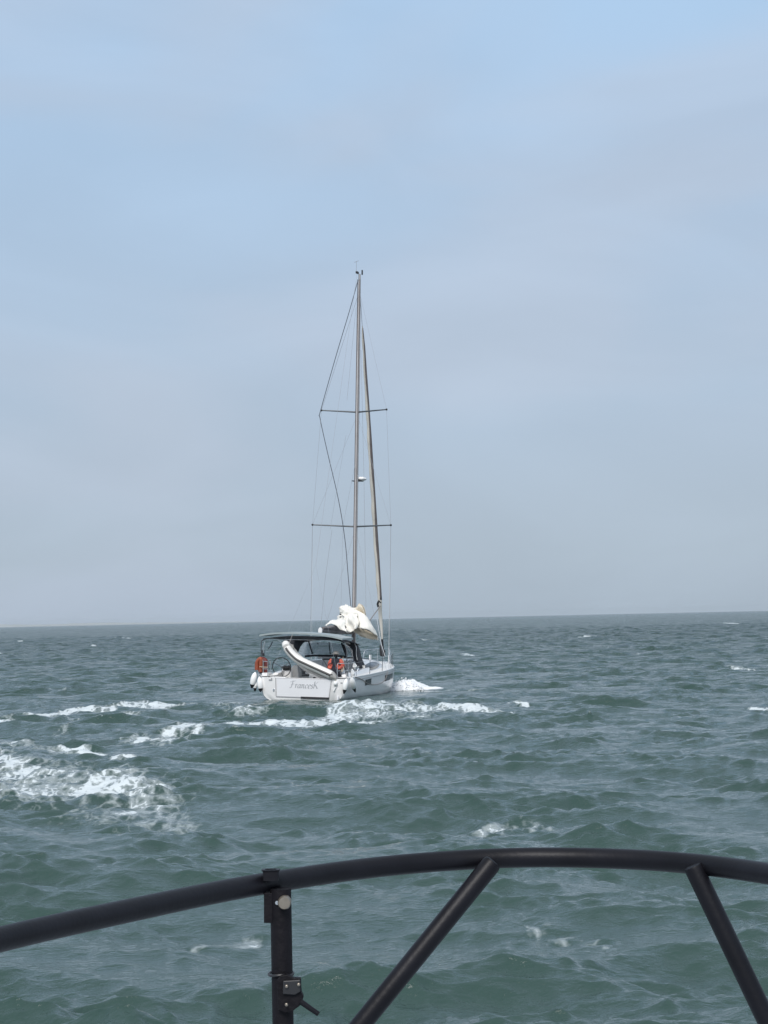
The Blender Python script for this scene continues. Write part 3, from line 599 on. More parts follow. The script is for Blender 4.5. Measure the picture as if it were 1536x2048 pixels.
# large belly falling to starboard, open at its foot
def ring(cx_, cy_, y, rw, rh, tilt=0, n=12, dy=.35, sk=0):
    o = []
    for j in range(n):
        a = 2*math.pi*j/n; u, w = rw*math.cos(a), rh*math.sin(a); T = math.radians(tilt)
        o.append(Vector((cx_+u*math.cos(T)-w*math.sin(T), y-dy*math.sin(a+sk), cy_+u*math.sin(T)+w*math.cos(T))))
    return o
c_ = [(0.057,6.300,3.181),(0.218,6.300,3.184),(0.426,6.300,3.079),(0.589,6.300,2.930),(0.616,6.300,2.625)]
cloth('belly', M_sail, [ring(c_[0][0], c_[0][2], 6.4, .16, .20, 0, dy=.2), ring(c_[1][0], c_[1][2], 6.4, .42, .40, -20, dy=.42), ring(c_[2][0], c_[2][2], 6.35, .58, .46, -24, dy=.55),
                        ring(c_[3][0], c_[3][2], 6.3, .64, .42, -26, dy=.60), ring(c_[4][0]+.05, c_[4][2]+.04, 6.2, .62, .29, -16, dy=.66), ring(c_[4][0]+.07, c_[4][2]-.02, 6.2, .58, .25, -14, dy=.66)], amp=.09, fr=2.4, closed=True, parent=main)
c5 = (c_[4][0]+.07, c_[4][2]-.02)
shade_cap = MB(); shade_cap.loft([ring(c5[0], c5[1], 6.2, .57, .24, -14, dy=.64), ring(c5[0]-.05, c5[1]+.05, 6.35, .46, .16, -14, dy=.40), ring(c5[0]-.1, c5[1]+.08, 6.5, .2, .06, -14, dy=.15)], True, True)  # cap added inside the mouth, its shade put into a darker cream
shade_cap.build('mouth_shade', M_sail2, main, angle=180)
# front drape between the peaks, ending in a pointed corner
cloth('drape', M_sail, [[(-0.248,5.750,3.440),(-0.090,5.750,3.551),(0.092,5.750,3.576),(0.276,5.750,3.535),(0.505,5.750,3.409)], [(-0.230,5.500,3.225),(-0.049,5.500,3.293),(0.156,5.500,3.318),(0.384,5.500,3.257),(0.590,5.500,3.131)],
                        [(-0.269,5.350,3.052),(-0.041,5.350,3.035),(0.187,5.350,3.017),(0.415,5.350,2.935),(0.553,5.350,2.852)], [(-0.341,5.300,2.943),(-0.111,5.300,2.797),(0.072,5.300,2.714),(0.299,5.300,2.718),(0.478,5.300,2.830)],
                        [(-0.249,5.300,2.880),(-0.110,5.300,2.710),(0.028,5.300,2.627),(0.254,5.300,2.674),(0.456,5.300,2.818)]], amp=.16, fr=3.0, seed=4, parent=main)
# left peak: a puffed fold
def puff(name, m, c, r, rot, seed, amp, fr):
    from mathutils import noise as mn
    mb = MB().ell((0, 0, 0), r, 30, 20, rot); vs = []
    for v in mb.v:
        v = Vector(v); nn = v.normalized(); s_ = 1-abs(mn.noise(v*fr+Vector((seed, 0, 0))))*1.0+.4*mn.noise(v*fr*2.3+Vector((0, seed, 0)))
        vs.append(tuple(Vector(c)+v+nn*amp*(s_-.6)))
    mb.v = vs; return mb.build(name, m, main, angle=180)
q_ = [(-0.138,6.000,3.571),(0.515,6.000,3.495),(0.084,6.000,3.314),(-0.668,6.000,3.017),(-0.011,6.000,3.486),(-0.257,6.000,3.177)]
from mathutils import Euler
puff('left_peak', M_sail, q_[0], (.26, .22, .22), Euler((0, .3, 0)), 3, .15, 5)
puff('heap_core', M_sail, q_[2], (.42, .35, .34), Euler((0, 0, 0)), 8, .24, 5)
puff('heap_fold', M_sail, q_[5], (.22, .25, .30), Euler((0, .5, 0)), 12, .18, 6)
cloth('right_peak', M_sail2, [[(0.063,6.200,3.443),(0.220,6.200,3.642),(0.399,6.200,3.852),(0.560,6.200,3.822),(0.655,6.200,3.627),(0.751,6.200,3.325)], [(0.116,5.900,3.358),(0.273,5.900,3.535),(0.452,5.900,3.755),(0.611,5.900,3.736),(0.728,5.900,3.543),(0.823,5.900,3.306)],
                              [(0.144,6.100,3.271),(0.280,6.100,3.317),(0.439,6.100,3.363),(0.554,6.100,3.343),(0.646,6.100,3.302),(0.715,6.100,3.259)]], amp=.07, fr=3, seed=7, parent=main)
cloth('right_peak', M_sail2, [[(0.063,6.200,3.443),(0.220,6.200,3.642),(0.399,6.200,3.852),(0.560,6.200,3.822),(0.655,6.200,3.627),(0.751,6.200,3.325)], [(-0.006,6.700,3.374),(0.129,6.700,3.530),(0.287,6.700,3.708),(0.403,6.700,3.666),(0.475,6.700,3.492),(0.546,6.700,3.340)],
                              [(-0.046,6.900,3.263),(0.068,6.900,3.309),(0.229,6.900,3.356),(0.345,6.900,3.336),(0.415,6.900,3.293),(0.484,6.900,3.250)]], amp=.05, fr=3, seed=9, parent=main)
# left tail along the bag
cloth('tail', M_sail, [[(-0.638,4.900,2.855),(-0.527,4.900,2.986),(-0.391,4.900,3.054),(-0.210,4.900,3.057),(-0.029,4.900,3.060),(0.153,4.900,3.021)], [(-0.504,4.400,2.927),(-0.382,4.400,3.090),(-0.226,4.400,3.178),(-0.045,4.400,3.182),(0.157,4.400,3.196),(0.360,4.400,3.136)], [(-0.334,3.900,2.935),(-0.213,3.900,3.076),(-0.057,3.900,3.132),(0.123,3.900,3.093),(0.325,3.900,3.033),(0.528,3.900,2.952)],
                       [(-0.272,3.750,2.896),(-0.140,3.750,3.047),(-0.005,3.750,3.028),(0.176,3.750,2.925),(0.379,3.750,2.802),(0.604,3.750,2.659)]], amp=.07, fr=3.5, seed=5, parent=main)
for p in [(-0.112,5.200,3.423),(-0.110,5.200,3.315)]: MB().ell(p, (.05, .04, .035), 8, 6).build('batten_end', M_navy, main)

# --- cockpit shelter
def arch(y, xl, xr, zl, zr, crown, n=17):
    o = []
    for k in range(n):
        t = k/(n-1); x = xl+(xr-xl)*t; e = 1-abs(2*t-1)**2.6; o.append((x, y, zl+(zr-zl)*t+crown*e))
    return o
bt_, bb_ = [], []
for y in (.45, .9, 1.4, 1.9):
    bt_.append([(x, y, z) for x, _, z in arch(y, -2.04, 1.55, 2.58, 2.50, .16)])
top = MB()
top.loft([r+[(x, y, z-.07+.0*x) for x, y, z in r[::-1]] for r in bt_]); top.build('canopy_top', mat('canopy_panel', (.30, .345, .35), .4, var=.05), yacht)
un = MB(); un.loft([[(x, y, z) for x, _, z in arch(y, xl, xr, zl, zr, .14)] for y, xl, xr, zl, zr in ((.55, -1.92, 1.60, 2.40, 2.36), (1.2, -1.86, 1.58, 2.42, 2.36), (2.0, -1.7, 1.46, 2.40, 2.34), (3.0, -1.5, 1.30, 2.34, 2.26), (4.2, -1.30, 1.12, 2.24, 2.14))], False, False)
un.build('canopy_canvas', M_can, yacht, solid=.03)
hp = [(-1.960,0.650,0.919),(-2.005,0.650,1.576),(-2.028,0.650,2.193),(-1.954,0.650,2.360),(-1.539,0.650,2.451),(-0.557,0.650,2.481),(0.312,0.650,2.458),(1.219,0.650,2.365),(1.607,0.650,2.252),(1.825,0.650,2.033),(1.916,0.650,1.670),(1.906,0.650,1.021)]
MB().tube(smooth_path(hp[:7]+[(.9, .65, 2.46), (1.45, .65, 2.38), (1.66, .65, 2.1), (1.7, .65, 1.6), (1.72, .65, .95)], 4), .022, 8).build('canopy_frame', M_ssd, yacht)
MB().tube(smooth_path([(-1.939,1.800,2.362),(-0.965,1.800,2.382),(-0.040,1.800,2.371)], 4), .016, 6).build('canopy_frame', M_ss, yacht)
MB().tube([(-1.809,0.500,2.303),(-1.881,0.500,2.035),(-1.866,0.500,1.830)], .020, 6).build('canopy_strut', M_ss, yacht)
MB().tube([(-1.665,1.000,2.298),(-1.750,1.000,2.110),(-1.858,1.000,1.984)], .022, 6).build('canopy_strut', M_ssd, yacht)
MB().tube([(-1.957,0.650,1.948),(-1.920,0.650,1.702)], .055, 8).build('rolled_curtain', M_can, yacht)
MB().tube(smooth_path([(-1.936,2.400,2.331),(-1.709,2.400,2.168),(-1.481,2.400,1.880)], 4), .012, 6).build('canopy_strut', M_ss, yacht)
# port curtain hanging from canopy to sprayhood, with curved edge
MB().prism([(-2.003,3.200,2.338),(-0.901,3.200,2.329),(-1.079,3.200,2.231),(-1.211,3.200,2.080),(-1.297,3.200,1.867),(-1.407,3.200,1.779),(-1.612,3.200,1.923),(-1.774,3.200,2.152)], (0, .03, 0)).build('side_curtain', M_can, yacht, smooth=False)
# windscreen: three clear panes between dark battens
for P_ in ([(-1.685,4.300,1.770),(-1.620,4.300,1.964),(-1.487,4.300,2.160),(-1.285,4.300,2.282),(-1.216,4.300,2.251),(-1.048,4.300,1.720),(-1.342,4.300,1.649),(-1.660,4.300,1.663)], [(-1.216,4.300,2.251),(-0.311,4.300,2.228),(-0.257,4.300,1.717),(-1.025,4.300,1.721)], [(-0.289,4.300,2.228),(0.275,4.300,2.176),(0.440,4.300,1.712),(-0.235,4.300,1.718)]):
    MB().prism(P_, (0, .006, 0)).build('windscreen_pane', M_clear, yacht, smooth=False)
for P_, r in (([(-1.232,4.280,2.272),(-1.041,4.280,1.721)], .032), ([(-0.305,4.280,2.249),(-0.239,4.280,1.718)], .020), ([(0.258,4.280,2.219),(0.492,4.280,1.671)], .04), ([(-1.379,4.280,1.617),(-1.017,4.280,1.657),(-0.069,4.280,1.669),(0.492,4.280,1.650)], .045)):
    MB().tube(P_, r, 8).build('windscreen_frame', M_can, yacht)
MB().tube([(-0.831,4.400,1.573),(-0.199,4.400,1.599)], .05, 8).build('grab_rail', M_gel, yacht)
MB().prism([(-0.779,4.150,2.199),(-0.745,4.150,2.200),(-0.744,4.150,2.136),(-0.777,4.150,2.135)], (0, .02, 0)).build('vent_tab', M_blk, yacht)
# starboard sprayhood wing: dark fabric shell with a clear side panel
wing_o = [(0.570,3.400,2.283),(0.925,3.400,2.270),(1.103,3.400,2.211),(1.217,3.400,2.024),(1.256,3.400,1.647),(1.298,3.400,1.165)]
wing_i = [(0.240,4.400,2.259),(0.622,4.400,2.257),(0.892,4.400,2.188),(1.030,4.400,1.957),(1.126,4.400,1.598),(1.311,4.400,1.220)]
wg = MB(); wg.loft([smooth_path(wing_o, 5), smooth_path(wing_i, 5)], False, False); wg.build('sprayhood_wing', M_can, yacht, solid=.03)
MB().prism([(0.704,3.400,2.223),(0.925,3.400,2.259),(1.103,3.400,2.211),(1.217,3.400,2.024),(1.256,3.400,1.647),(1.298,3.400,1.165),(1.099,3.400,1.160),(1.069,3.400,1.622),(1.041,3.400,1.957),(0.928,3.400,2.081)], (0, .03, 0)).build('sprayhood_edge', M_can, yacht, smooth=False)
MB().prism([(0.596,3.600,2.091),(0.908,3.600,2.055),(0.947,3.600,1.719),(0.692,3.600,1.713)], (0, .006, 0)).build('side_pane', M_clear, yacht, smooth=False)
MB().tube([(0.573,3.600,2.174),(0.666,3.600,1.944),(0.737,3.600,1.693)], .03, 6).build('sprayhood_frame', M_can, yacht)
MB().tube([(0.648,3.300,2.245),(0.783,3.300,2.143),(0.961,3.300,2.083)], .018, 6).build('sprayhood_frame', M_ss, yacht)
MB().tube(smooth_path([(0.752,3.320,2.257),(0.885,3.320,2.260),(0.952,3.320,2.209)], 4), .028, 6).build('rolled_window', M_gel, yacht)
MB().tube(smooth_path([(1.131,3.380,2.254),(1.212,3.380,2.066),(1.216,3.380,1.794),(1.265,3.380,1.543)], 4), .013, 6).build('white_piping', M_gel, yacht)
MB().prism([(0.831,4.600,1.991),(0.901,4.600,1.865),(0.993,4.600,1.675),(1.132,4.600,1.423),(1.045,4.600,1.293),(0.930,4.600,1.461),(0.858,4.600,1.715)], (0, .006, 0)).build('front_pane', M_clear, yacht, smooth=False)
MB().prism([(0.881,4.400,1.550),(1.018,4.400,1.383),(1.131,4.400,1.258),(1.172,4.400,1.493),(1.220,4.400,1.303),(1.111,4.400,1.152),(0.957,4.400,0.999),(0.867,4.400,0.997)], (0, .05, 0)).build('sprayhood_skirt', M_can, yacht, smooth=False)
# dark companionway area and bulkhead shade
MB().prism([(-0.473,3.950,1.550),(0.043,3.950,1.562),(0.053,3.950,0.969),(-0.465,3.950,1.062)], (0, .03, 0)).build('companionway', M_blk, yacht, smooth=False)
MB().tube([(-0.435,3.800,1.618),(-0.406,3.800,1.259)], .02, 6).build('grab_post', M_ss, yacht)
MB().tube([(-0.365,3.700,1.538),(-0.158,3.700,1.204)], .015, 6).build('grab_post', M_ropeG, yacht)
# helm consoles and wheels
for s in (-1, 1):
    px_ = -1.22 if s < 0 else 1.05
    MB().loft([[(px_-.05-w, y, z) for y in (1.62, 2.15)]+[(px_-.05+w, y, z) for y in (2.15, 1.62)] for z, w in ((.42, .24), (.95, .22), (1.18, .17))]).build('helm_console', M_gel, yacht, bevel=.04)
    MB().box((px_-.03, 1.6, 1.2), (.30, .14, .16), Euler((.5, 0, 0))).build('instrument_pod', M_blk, yacht, bevel=.02)
    wc = Vector((-1.37, 1.35, 1.235)) if s < 0 else Vector((1.02, 1.35, 1.16)); wr = .40
    circ = [wc+Vector((wr*math.cos(a), -.09*math.sin(a), wr*math.sin(a))) for a in np.linspace(0, 2*math.pi, 41)]
    wh = MB().tube(circ, .019, 8, False).build('steering_wheel', M_blk, yacht)
    for a in (math.radians(30), math.radians(150), math.radians(270)):
        MB().tube([wc, wc+Vector((wr*math.cos(a), -.09*math.sin(a), wr*math.sin(a)))], .012, 6).build('spoke', M_ssd, wh)
    MB().tube([wc+Vector((0, -.03, 0)), wc+Vector((0, .3, -.02))], .035, 8).build('hub', M_ssd, wh)
MB().loft([[(x, 1.9, z) for x, z in ((-1.35, .45), (-1.28, 1.05), (-1.05, 1.32), (-.88, 1.30), (-.82, .9), (-.82, .45))], [(x, 2.35, z) for x, z in ((-1.35, .45), (-1.28, 1.05), (-1.05, 1.32), (-.88, 1.30), (-.82, .9), (-.82, .45))]]).build('helm_console', mat('console_grey', (.50, .50, .49), .5), yacht, bevel=.03)
MB().box((-1.72, .55, .95), (.30, .5, .16)).build('corner_locker', M_gel, yacht, bevel=.05)
# cockpit table with leaves and black pod
tb = MB().box((.02, 1.95, .73), (.46, .95, .62)).build('cockpit_table', M_gel, yacht, bevel=.03)
MB().box((.03, 1.46, .78), (.10, .02, .16)).build('table_socket', M_blk, tb); MB().box((.0, 1.95, 1.055), (.36, .9, .03)).build('table_leaf', M_seat, tb, bevel=.01)
MB().box((-.62, 2.9, 1.02), (.34, .5, .20)).build('port_locker', M_gel, yacht, bevel=.03)
# winches
for x, y in ((-1.52, 2.7), (1.52, 2.7), (-.8, 4.5), (.8, 4.5)):
    z = 1.14 if abs(x) > 1 else 1.52
    MB().tube([(x, y, z), (x, y, z+.06), (x, y, z+.14), (x, y, z+.17)], [.075, .055, .05, .065], 12).build('winch', M_ss, yacht)
# pushpit, stanchions, lifelines, pulpit
for s in (-1, 1):
    xx = 1.80*s
    MB().tube(smooth_path([(s*1.50, .05, 1.50), (s*1.78, .2, 1.50), (s*1.86, .8, 1.50), (s*1.86, 1.3, 1.50), (s*1.87, 1.4, .95)], 4), .014, 6).build('pushpit_rail', M_ss, yacht)
    MB().tube(smooth_path([(s*1.52, .05, 1.20), (s*1.79, .2, 1.20), (s*1.87, .8, 1.20), (s*1.87, 1.4, 1.20)], 4), .012, 6).build('pushpit_rail', M_ss, yacht)
    for x, y in ((1.50, .05), (1.83, .45)): MB().tube([(s*x, y, .85), (s*x, y, 1.50)], .014, 6).build('pushpit_post', M_ss, yacht)
    st_ = [(y, bt2(y)-.06) for y in (3.1, 4.9, 6.7, 8.5)]
    for y, b in st_: MB().tube([(s*b, y, interp(y, SH)), (s*(b+.01), y, interp(y, SH)+.60)], .013, 6).build('stanchion', M_ss if s < 0 else M_ssd, yacht)
    line = [(s*1.86, 1.4, 1.5)]+[(s*b, y, interp(y, SH)+.6) for y, b in st_]+[(s*.62, 10.2, 1.75)]
    MB().tube(line, .005, 5).build('lifeline', M_wire, yacht)
    MB().tube([(p[0], p[1], p[2]-.28) for p in line], .005, 5).build('lifeline', M_wire, yacht)
    MB().tube(smooth_path([(s*.62, 10.2, 1.14), (s*.60, 10.25, 1.72), (s*.42, 10.8, 1.80), (s*.22, 11.3, 1.82)], 4), .016, 6).build('pulpit_rail', M_ss, yacht)
    MB().tube([(s*.26, 11.2, 1.16), (s*.26, 11.2, 1.81)], .016, 6).build('pulpit_rail', M_ss, yacht)
    MB().box((s*.46, 10.7, 1.30), (.05, .22, .50)).build('weather_cloth', M_gel, yacht)
# cockpit speaker post at the port quarter
MB().tube([(-1.228,0.150,0.935),(-1.215,0.150,0.792)], .012, 6).build('gate_catch', M_grey, yacht)
MB().tube([fs(-.005)+Vector((.05, .1, -.1)), fs(-.005)+Vector((.05, .5, -.2))], .05, 8).build('bow_roller', M_ss, yacht)

# ------------------------------------------------------------------ things on and around the yacht
def onboard(name, base, label, cat, group=None):
    return empty(name, YM @ Matrix.Translation(base), label, cat, group)
# fenders
FG = 'white fenders hanging from the yacht'
fend = [
 ([(-2.194,0.450,1.012),(-2.315,0.450,0.486),(-2.342,0.450,0.372)], .130, 'white black-tipped fender, outermost at the port stern corner'),
 ([(-1.854,0.050,0.850),(-1.800,0.050,0.352),(-1.790,0.050,0.250)], .118, 'white black-tipped fender hanging beside the transom under the orange lifebuoy'),
 ([(-2.611,1.600,0.621),(-2.627,1.600,0.287),(-2.629,1.600,0.183)], .095, 'small half-hidden fender between the two port stern fenders'),
 ([(1.910,-0.020,0.872),(1.837,-0.020,0.407),(1.807,-0.020,0.286)], .112, 'white black-tipped fender hanging on the starboard quarter nearest the white float'),
 ([(2.080,0.120,0.912),(2.080,0.483,0.485),(2.080,0.649,0.336)], .120, 'white black-tipped fender hanging starboard, tilted, nearest the hull window'),
 ([(1.860,0.879,1.235),(1.860,0.994,0.937),(1.860,1.009,0.906)], .095, 'white fender standing on the starboard side deck above the hanging pair'),
 ([(1.860,1.131,1.483),(1.860,1.276,1.264),(1.860,1.284,1.244)], .090, 'smallest upper fender on the starboard guardrail beside the sprayhood'),
]
for (a, b, c), r, lab in fend:
    a, b, c = Vector(a), Vector(b), Vector(c); t = onboard('fender', a, lab, 'fender', FG)
    d = (b-a); L_ = d.length; d.normalize()
    prof = [(-.03, .02), (0, r*.35), (.07*1, r*.72), (.16, r*.95), (.5*L_, r), (L_-.14, r*.98), (L_-.05, r*.78), (L_, r*.55)]
    MB().tube([a+d*p for p, _ in prof], [q for _, q in prof], 20).build('body', M_fend, t, off=a)
    if (c-b).length > .06: MB().tube([b-d*.045, b+d*.02, c], [r*.78, r*.60, r*.22], 16).build('tip', M_fendk, t, off=a)
    MB().tube([a-d*.02, a+Vector((-.02 if a.x < 0 else -.06, .05, .28))], .010, 6).build('lanyard', M_ropeD, t, off=a)
# horseshoe lifebuoy in its cover
b0 = Vector((-1.95, .5, 1.05)); lb = onboard('lifebuoy', b0, 'orange horseshoe lifebuoy with maroon cover hanging on the port stern rail', 'lifebuoy')
hs = [(-2.149,0.500,1.125),(-2.143,0.500,1.413),(-2.058,0.500,1.548),(-1.970,0.500,1.550)]
hs2 = [(-2.023,0.700,1.534),(-1.892,0.700,1.547),(-1.813,0.700,1.436),(-1.819,0.700,1.168),(-1.847,0.700,0.941)]
MB().tube(smooth_path(hs+[(hs[3][0]-.02, .5, hs[3][2]-.5)], 5), .085, 12).build('orange_float', M_orr, lb, off=b0)
MB().tube(smooth_path([(hs2[0][0], .7, hs2[0][2]-.55)]+hs2, 5), .095, 12).build('maroon_cover', M_maroon, lb, off=b0)
MB().tube([(-1.986,0.380,1.266),(-1.613,0.380,1.255)], .014, 6).build('strap', M_ropeB, lb, off=b0)
MB().tube([(-1.835,0.360,1.567),(-1.820,0.360,1.015)], .014, 6).build('strap', M_ropeG, lb, off=b0)
MB().box((hs[0][0]+.14, .45, hs[0][2]-.22), (.12, .12, .16)).build('light_canister', M_ss, lb, off=b0, bevel=.03)
# dinghy, stowed across the stern, bow cocked up to port
d0 = Vector((-.55, .35, 1.6)); dg = onboard('inflatable_dinghy', d0, 'white inflatable dinghy with dark rubbing strake slung tilted across the stern', 'dinghy')
cl_ = [(-0.668,-0.020,2.113),(-0.590,-0.020,1.993),(-0.435,-0.020,1.824),(-0.173,-0.020,1.617),(0.218,-0.020,1.444),(0.693,-0.020,1.253),(1.102,-0.020,1.092),(1.252,-0.020,1.026),(1.381,-0.020,0.948),(1.478,-0.020,0.870)]
cp = smooth_path(cl_, 6); nC = len(cp)
rad = [float(np.interp(i/(nC-1), [0, .05, .7, .8, .92, 1], [.13, .168, .178, .165, .09, .03])) for i in range(nC)]
far_off = Vector((.0, .95, -.30))
# two side tubes joined round the bow
bowc = smooth_path([cp[0], cp[0]+Vector((-.10, .16, .10)), cp[0]+Vector((-.13, .47, .02)), cp[0]+Vector((-.08, .78, -.14)), cp[0]+far_off], 5)
MB().tube(cp, rad, 20).build('tube', M_pvc, dg, off=d0)
MB().tube(bowc, [.13]+[.16]*(len(bowc)-2)+[.15], 16).build('bow_tube', M_pvc, dg, off=d0)
MB().tube([p+far_off for p in cp], rad, 16).build('tube', M_pvc, dg, off=d0)
tail = cp[int(nC*.78):]; MB().tube(tail, [r+.004 for r in rad[int(nC*.78):]], 20).build('tube_cone', M_pvcg, dg, off=d0)
sk_ = []
for i in range(2, int(nC*.80)):
    t = (cp[i+1]-cp[i-1]).normalized(); nrm = Vector((0, -1, 0)); side = t.cross(nrm).normalized(); rr = []
    if side.z < 0: side = -side
    for a in (-13, 0, 13):
        A_ = math.radians(a+2); rr.append(cp[i]+(nrm*math.cos(A_)+side*math.sin(A_))*(rad[i]+.012))
    sk_.append(rr)
MB().loft(sk_, False, False).build('rubbing_strake', M_strk, dg, off=d0, solid=.02)
fl = [cp[i] for i in range(4, int(nC*.84), 4)]
MB().loft([[p+Vector((0, .05, -.08)), p+far_off+Vector((0, -.05, -.08))] for p in fl], False, False).build('floor', M_pvcg, dg, off=d0, solid=.04)
tq = cp[int(nC*.76)]; MB().prism([tq+Vector((0, .1, -.16)), tq+Vector((.10, .1, .12)), tq+far_off+Vector((.10, -.1, .12)), tq+far_off+Vector((0, -.1, -.16))], (.03, 0, -.01)).build('dinghy_transom', M_pvcg, dg, off=d0)
for p in [(0.258,-0.080,1.568),(0.366,-0.080,1.510)]: MB().box(p, (.09, .05, .045)).build('valve', M_grey, dg, off=d0, bevel=.01)
MB().prism([(-0.684,0.350,2.228),(-0.542,0.350,2.200),(-0.507,0.350,2.068),(-0.593,0.350,1.985)], (0, .1, 0)).build('bow_handle', M_pvcg, dg, off=d0)
MB().tube([(-0.227,0.000,1.838),(-0.097,0.000,1.780),(0.034,0.000,1.682)], .03, 8).build('carry_strap', M_pvcg, dg, off=d0)
MB().tube([(1.096,-0.190,1.037),(1.372,-0.190,1.065)], .013, 6).build('seam_tape', M_strk, dg, off=d0)
MB().tube([cp[3], cp[3]+Vector((.1, .3, .55))], .012, 6).build('hoist_line', M_ropeG, dg, off=d0)
# white float at the gate corner with its tail
p_ = Vector([(1.459,-0.050,0.700)][0]); w_ = onboard('float_ball', p_, 'small bright white ball float at the lower tip of the dinghy', 'float')
MB().ell(p_, (.085, .085, .10), 16, 12).build('ball', M_fend, w_, off=p_)
MB().tube([(1.480,-0.100,0.843),(1.475,-0.100,0.772)], .012, 6).build('lanyard', M_ropeB, w_, off=p_)
q2 = [(1.463,-0.020,0.548),(1.380,-0.020,0.394)]; MB().tube(q2, [.02, .03], 8).build('tail', M_fend, w_, off=p_)
MB().tube([p_, q2[0]], .007, 6).build('lanyard', M_ropeB, w_, off=p_)
# mooring line draped along the starboard side
rp = [(711, 1354), (718, 1358), (725, 1365), (729, 1370), (737, 1373.5), (746, 1375), (757, 1373), (764, 1368), (768, 1362), (771, 1354)]
rp3 = []
for k, (yy, zz) in enumerate([(1.0, .93), (1.5, .86), (2.0, .76), (2.4, .64), (3.0, .56), (3.7, .52), (4.4, .54), (4.9, .62), (5.2, .74), (5.4, .90), (5.5, 1.02)]): rp3.append(side_pt(yy, zz, 1, .03))
ro = MB().tube(smooth_path(rp3, 4), .014, 8).build('mooring_rope', M_ropeG, None, off=(0, 0, 0)); ro.matrix_world = YM; tag(ro, 'grey mooring rope sagging along the starboard side between the hull windows', 'rope')
# beige rope coil by the helmsman
cb = Vector([(1.306,1.250,1.374)][0]); co_ = onboard('rope_coil', cb, 'coil of beige rope hanging in front of the dark-clothed helmsman', 'rope')
lp_ = []
for k in range(61):
    a = k/60*6*math.pi; lp_.append(cb+Vector((.055*math.sin(a)+.01*math.sin(k), .015*math.cos(a*.5), .23*math.cos(a)*(1-.1*math.sin(k)))))
MB().tube(lp_, .018, 6).build('coil', M_ropeB, co_, off=cb); MB().tube([cb+Vector((0, 0, .2)), cb+Vector((.0, .1, .36))], .012, 6).build('hanger', M_ropeB, co_, off=cb)

# helmsman
def skin_obj(name, joints, edges, radii, m, parent, sub=2, root=0):
    me = bpy.data.meshes.new(name); me.from_pydata(joints, edges, []); me.materials.append(m)
    o = bpy.data.objects.new(name, me); COL.objects.link(o); o.parent = parent
    s_ = o.modifiers.new('skin', 'SKIN'); s_.use_smooth_shade = True
    for i, r in enumerate(radii): me.skin_vertices[0].data[i].radius = r if isinstance(r, tuple) else (r, r); me.skin_vertices[0].data[i].use_root = (i == root)
    q = o.modifiers.new('sub', 'SUBSURF'); q.levels = sub; q.render_levels = sub
    return o
hb = Vector((1.04, 1.15, .42)); hm_ = onboard('person', hb, 'person at the helm in grey cap, orange-red jacket with black back and dark trousers', 'person')
# joints relative to the soles (x right, y forward, z up); stands slightly crouched, facing forward
Jn = [(0, .02, .76), (0, .03, .95), (0, .07, 1.12), (0, .09, 1.22), (0, .11, 1.29),                     # pelvis, waist, chest, neck base, neck
      (-.10, .02, .72), (-.15, .12, .40), (-.15, .02, .07), (-.15, .14, .04),                          # left leg
      (.10, .02, .72), (.15, .12, .40), (.15, .02, .07), (.15, .14, .04),
      (-.19, .08, 1.18), (-.29, .10, .95), (-.22, .30, .86),                                              # left arm
      (.19, .08, 1.18), (.30, .10, .95), (.23, .30, .86)]
Ed = [(0, 1), (1, 2), (2, 3), (3, 4), (0, 5), (5, 6), (6, 7), (7, 8), (0, 9), (9, 10), (10, 11), (11, 12), (2, 13), (13, 14), (14, 15), (2, 16), (16, 17), (17, 18)]
Ra = [(.15, .11), (.15, .10), (.17, .11), (.08, .07), (.06, .06), .10, .075, .05, .045, .10, .075, .05, .045, .075, .055, .038, .075, .055, .038]
body = skin_obj('body', Jn, Ed, Ra, M_navy, hm_)
head = MB().ell((0, .12, 1.395), (.075, .092, .115), 20, 14).build('head', M_skin, hm_)
MB().ell((0, .215, 1.385), (.014, .02, .022), 8, 6).build('nose', M_skin, head)
for s in (-1, 1):
    MB().ell((s*.076, .12, 1.39), (.012, .02, .03), 8, 6).build('ear', M_skin, head); MB().ell((s*.03, .205, 1.405), (.012, .008, .008), 8, 6).build('eye', M_blk, head)
MB().ell((0, .205, 1.345), (.028, .008, .006), 8, 6).build('mouth', M_maroon, head)
MB().ell((0, .098, 1.395), (.082, .088, .108), 20, 14).build('hair', M_can, hm_)
cp_ = MB().ell((0, .11, 1.46), (.125, .13, .085), 20, 12); cp_.ell((0, .12, 1.425), (.22, .21, .018), 20, 6); cp_.build('cap', M_cap, hm_)
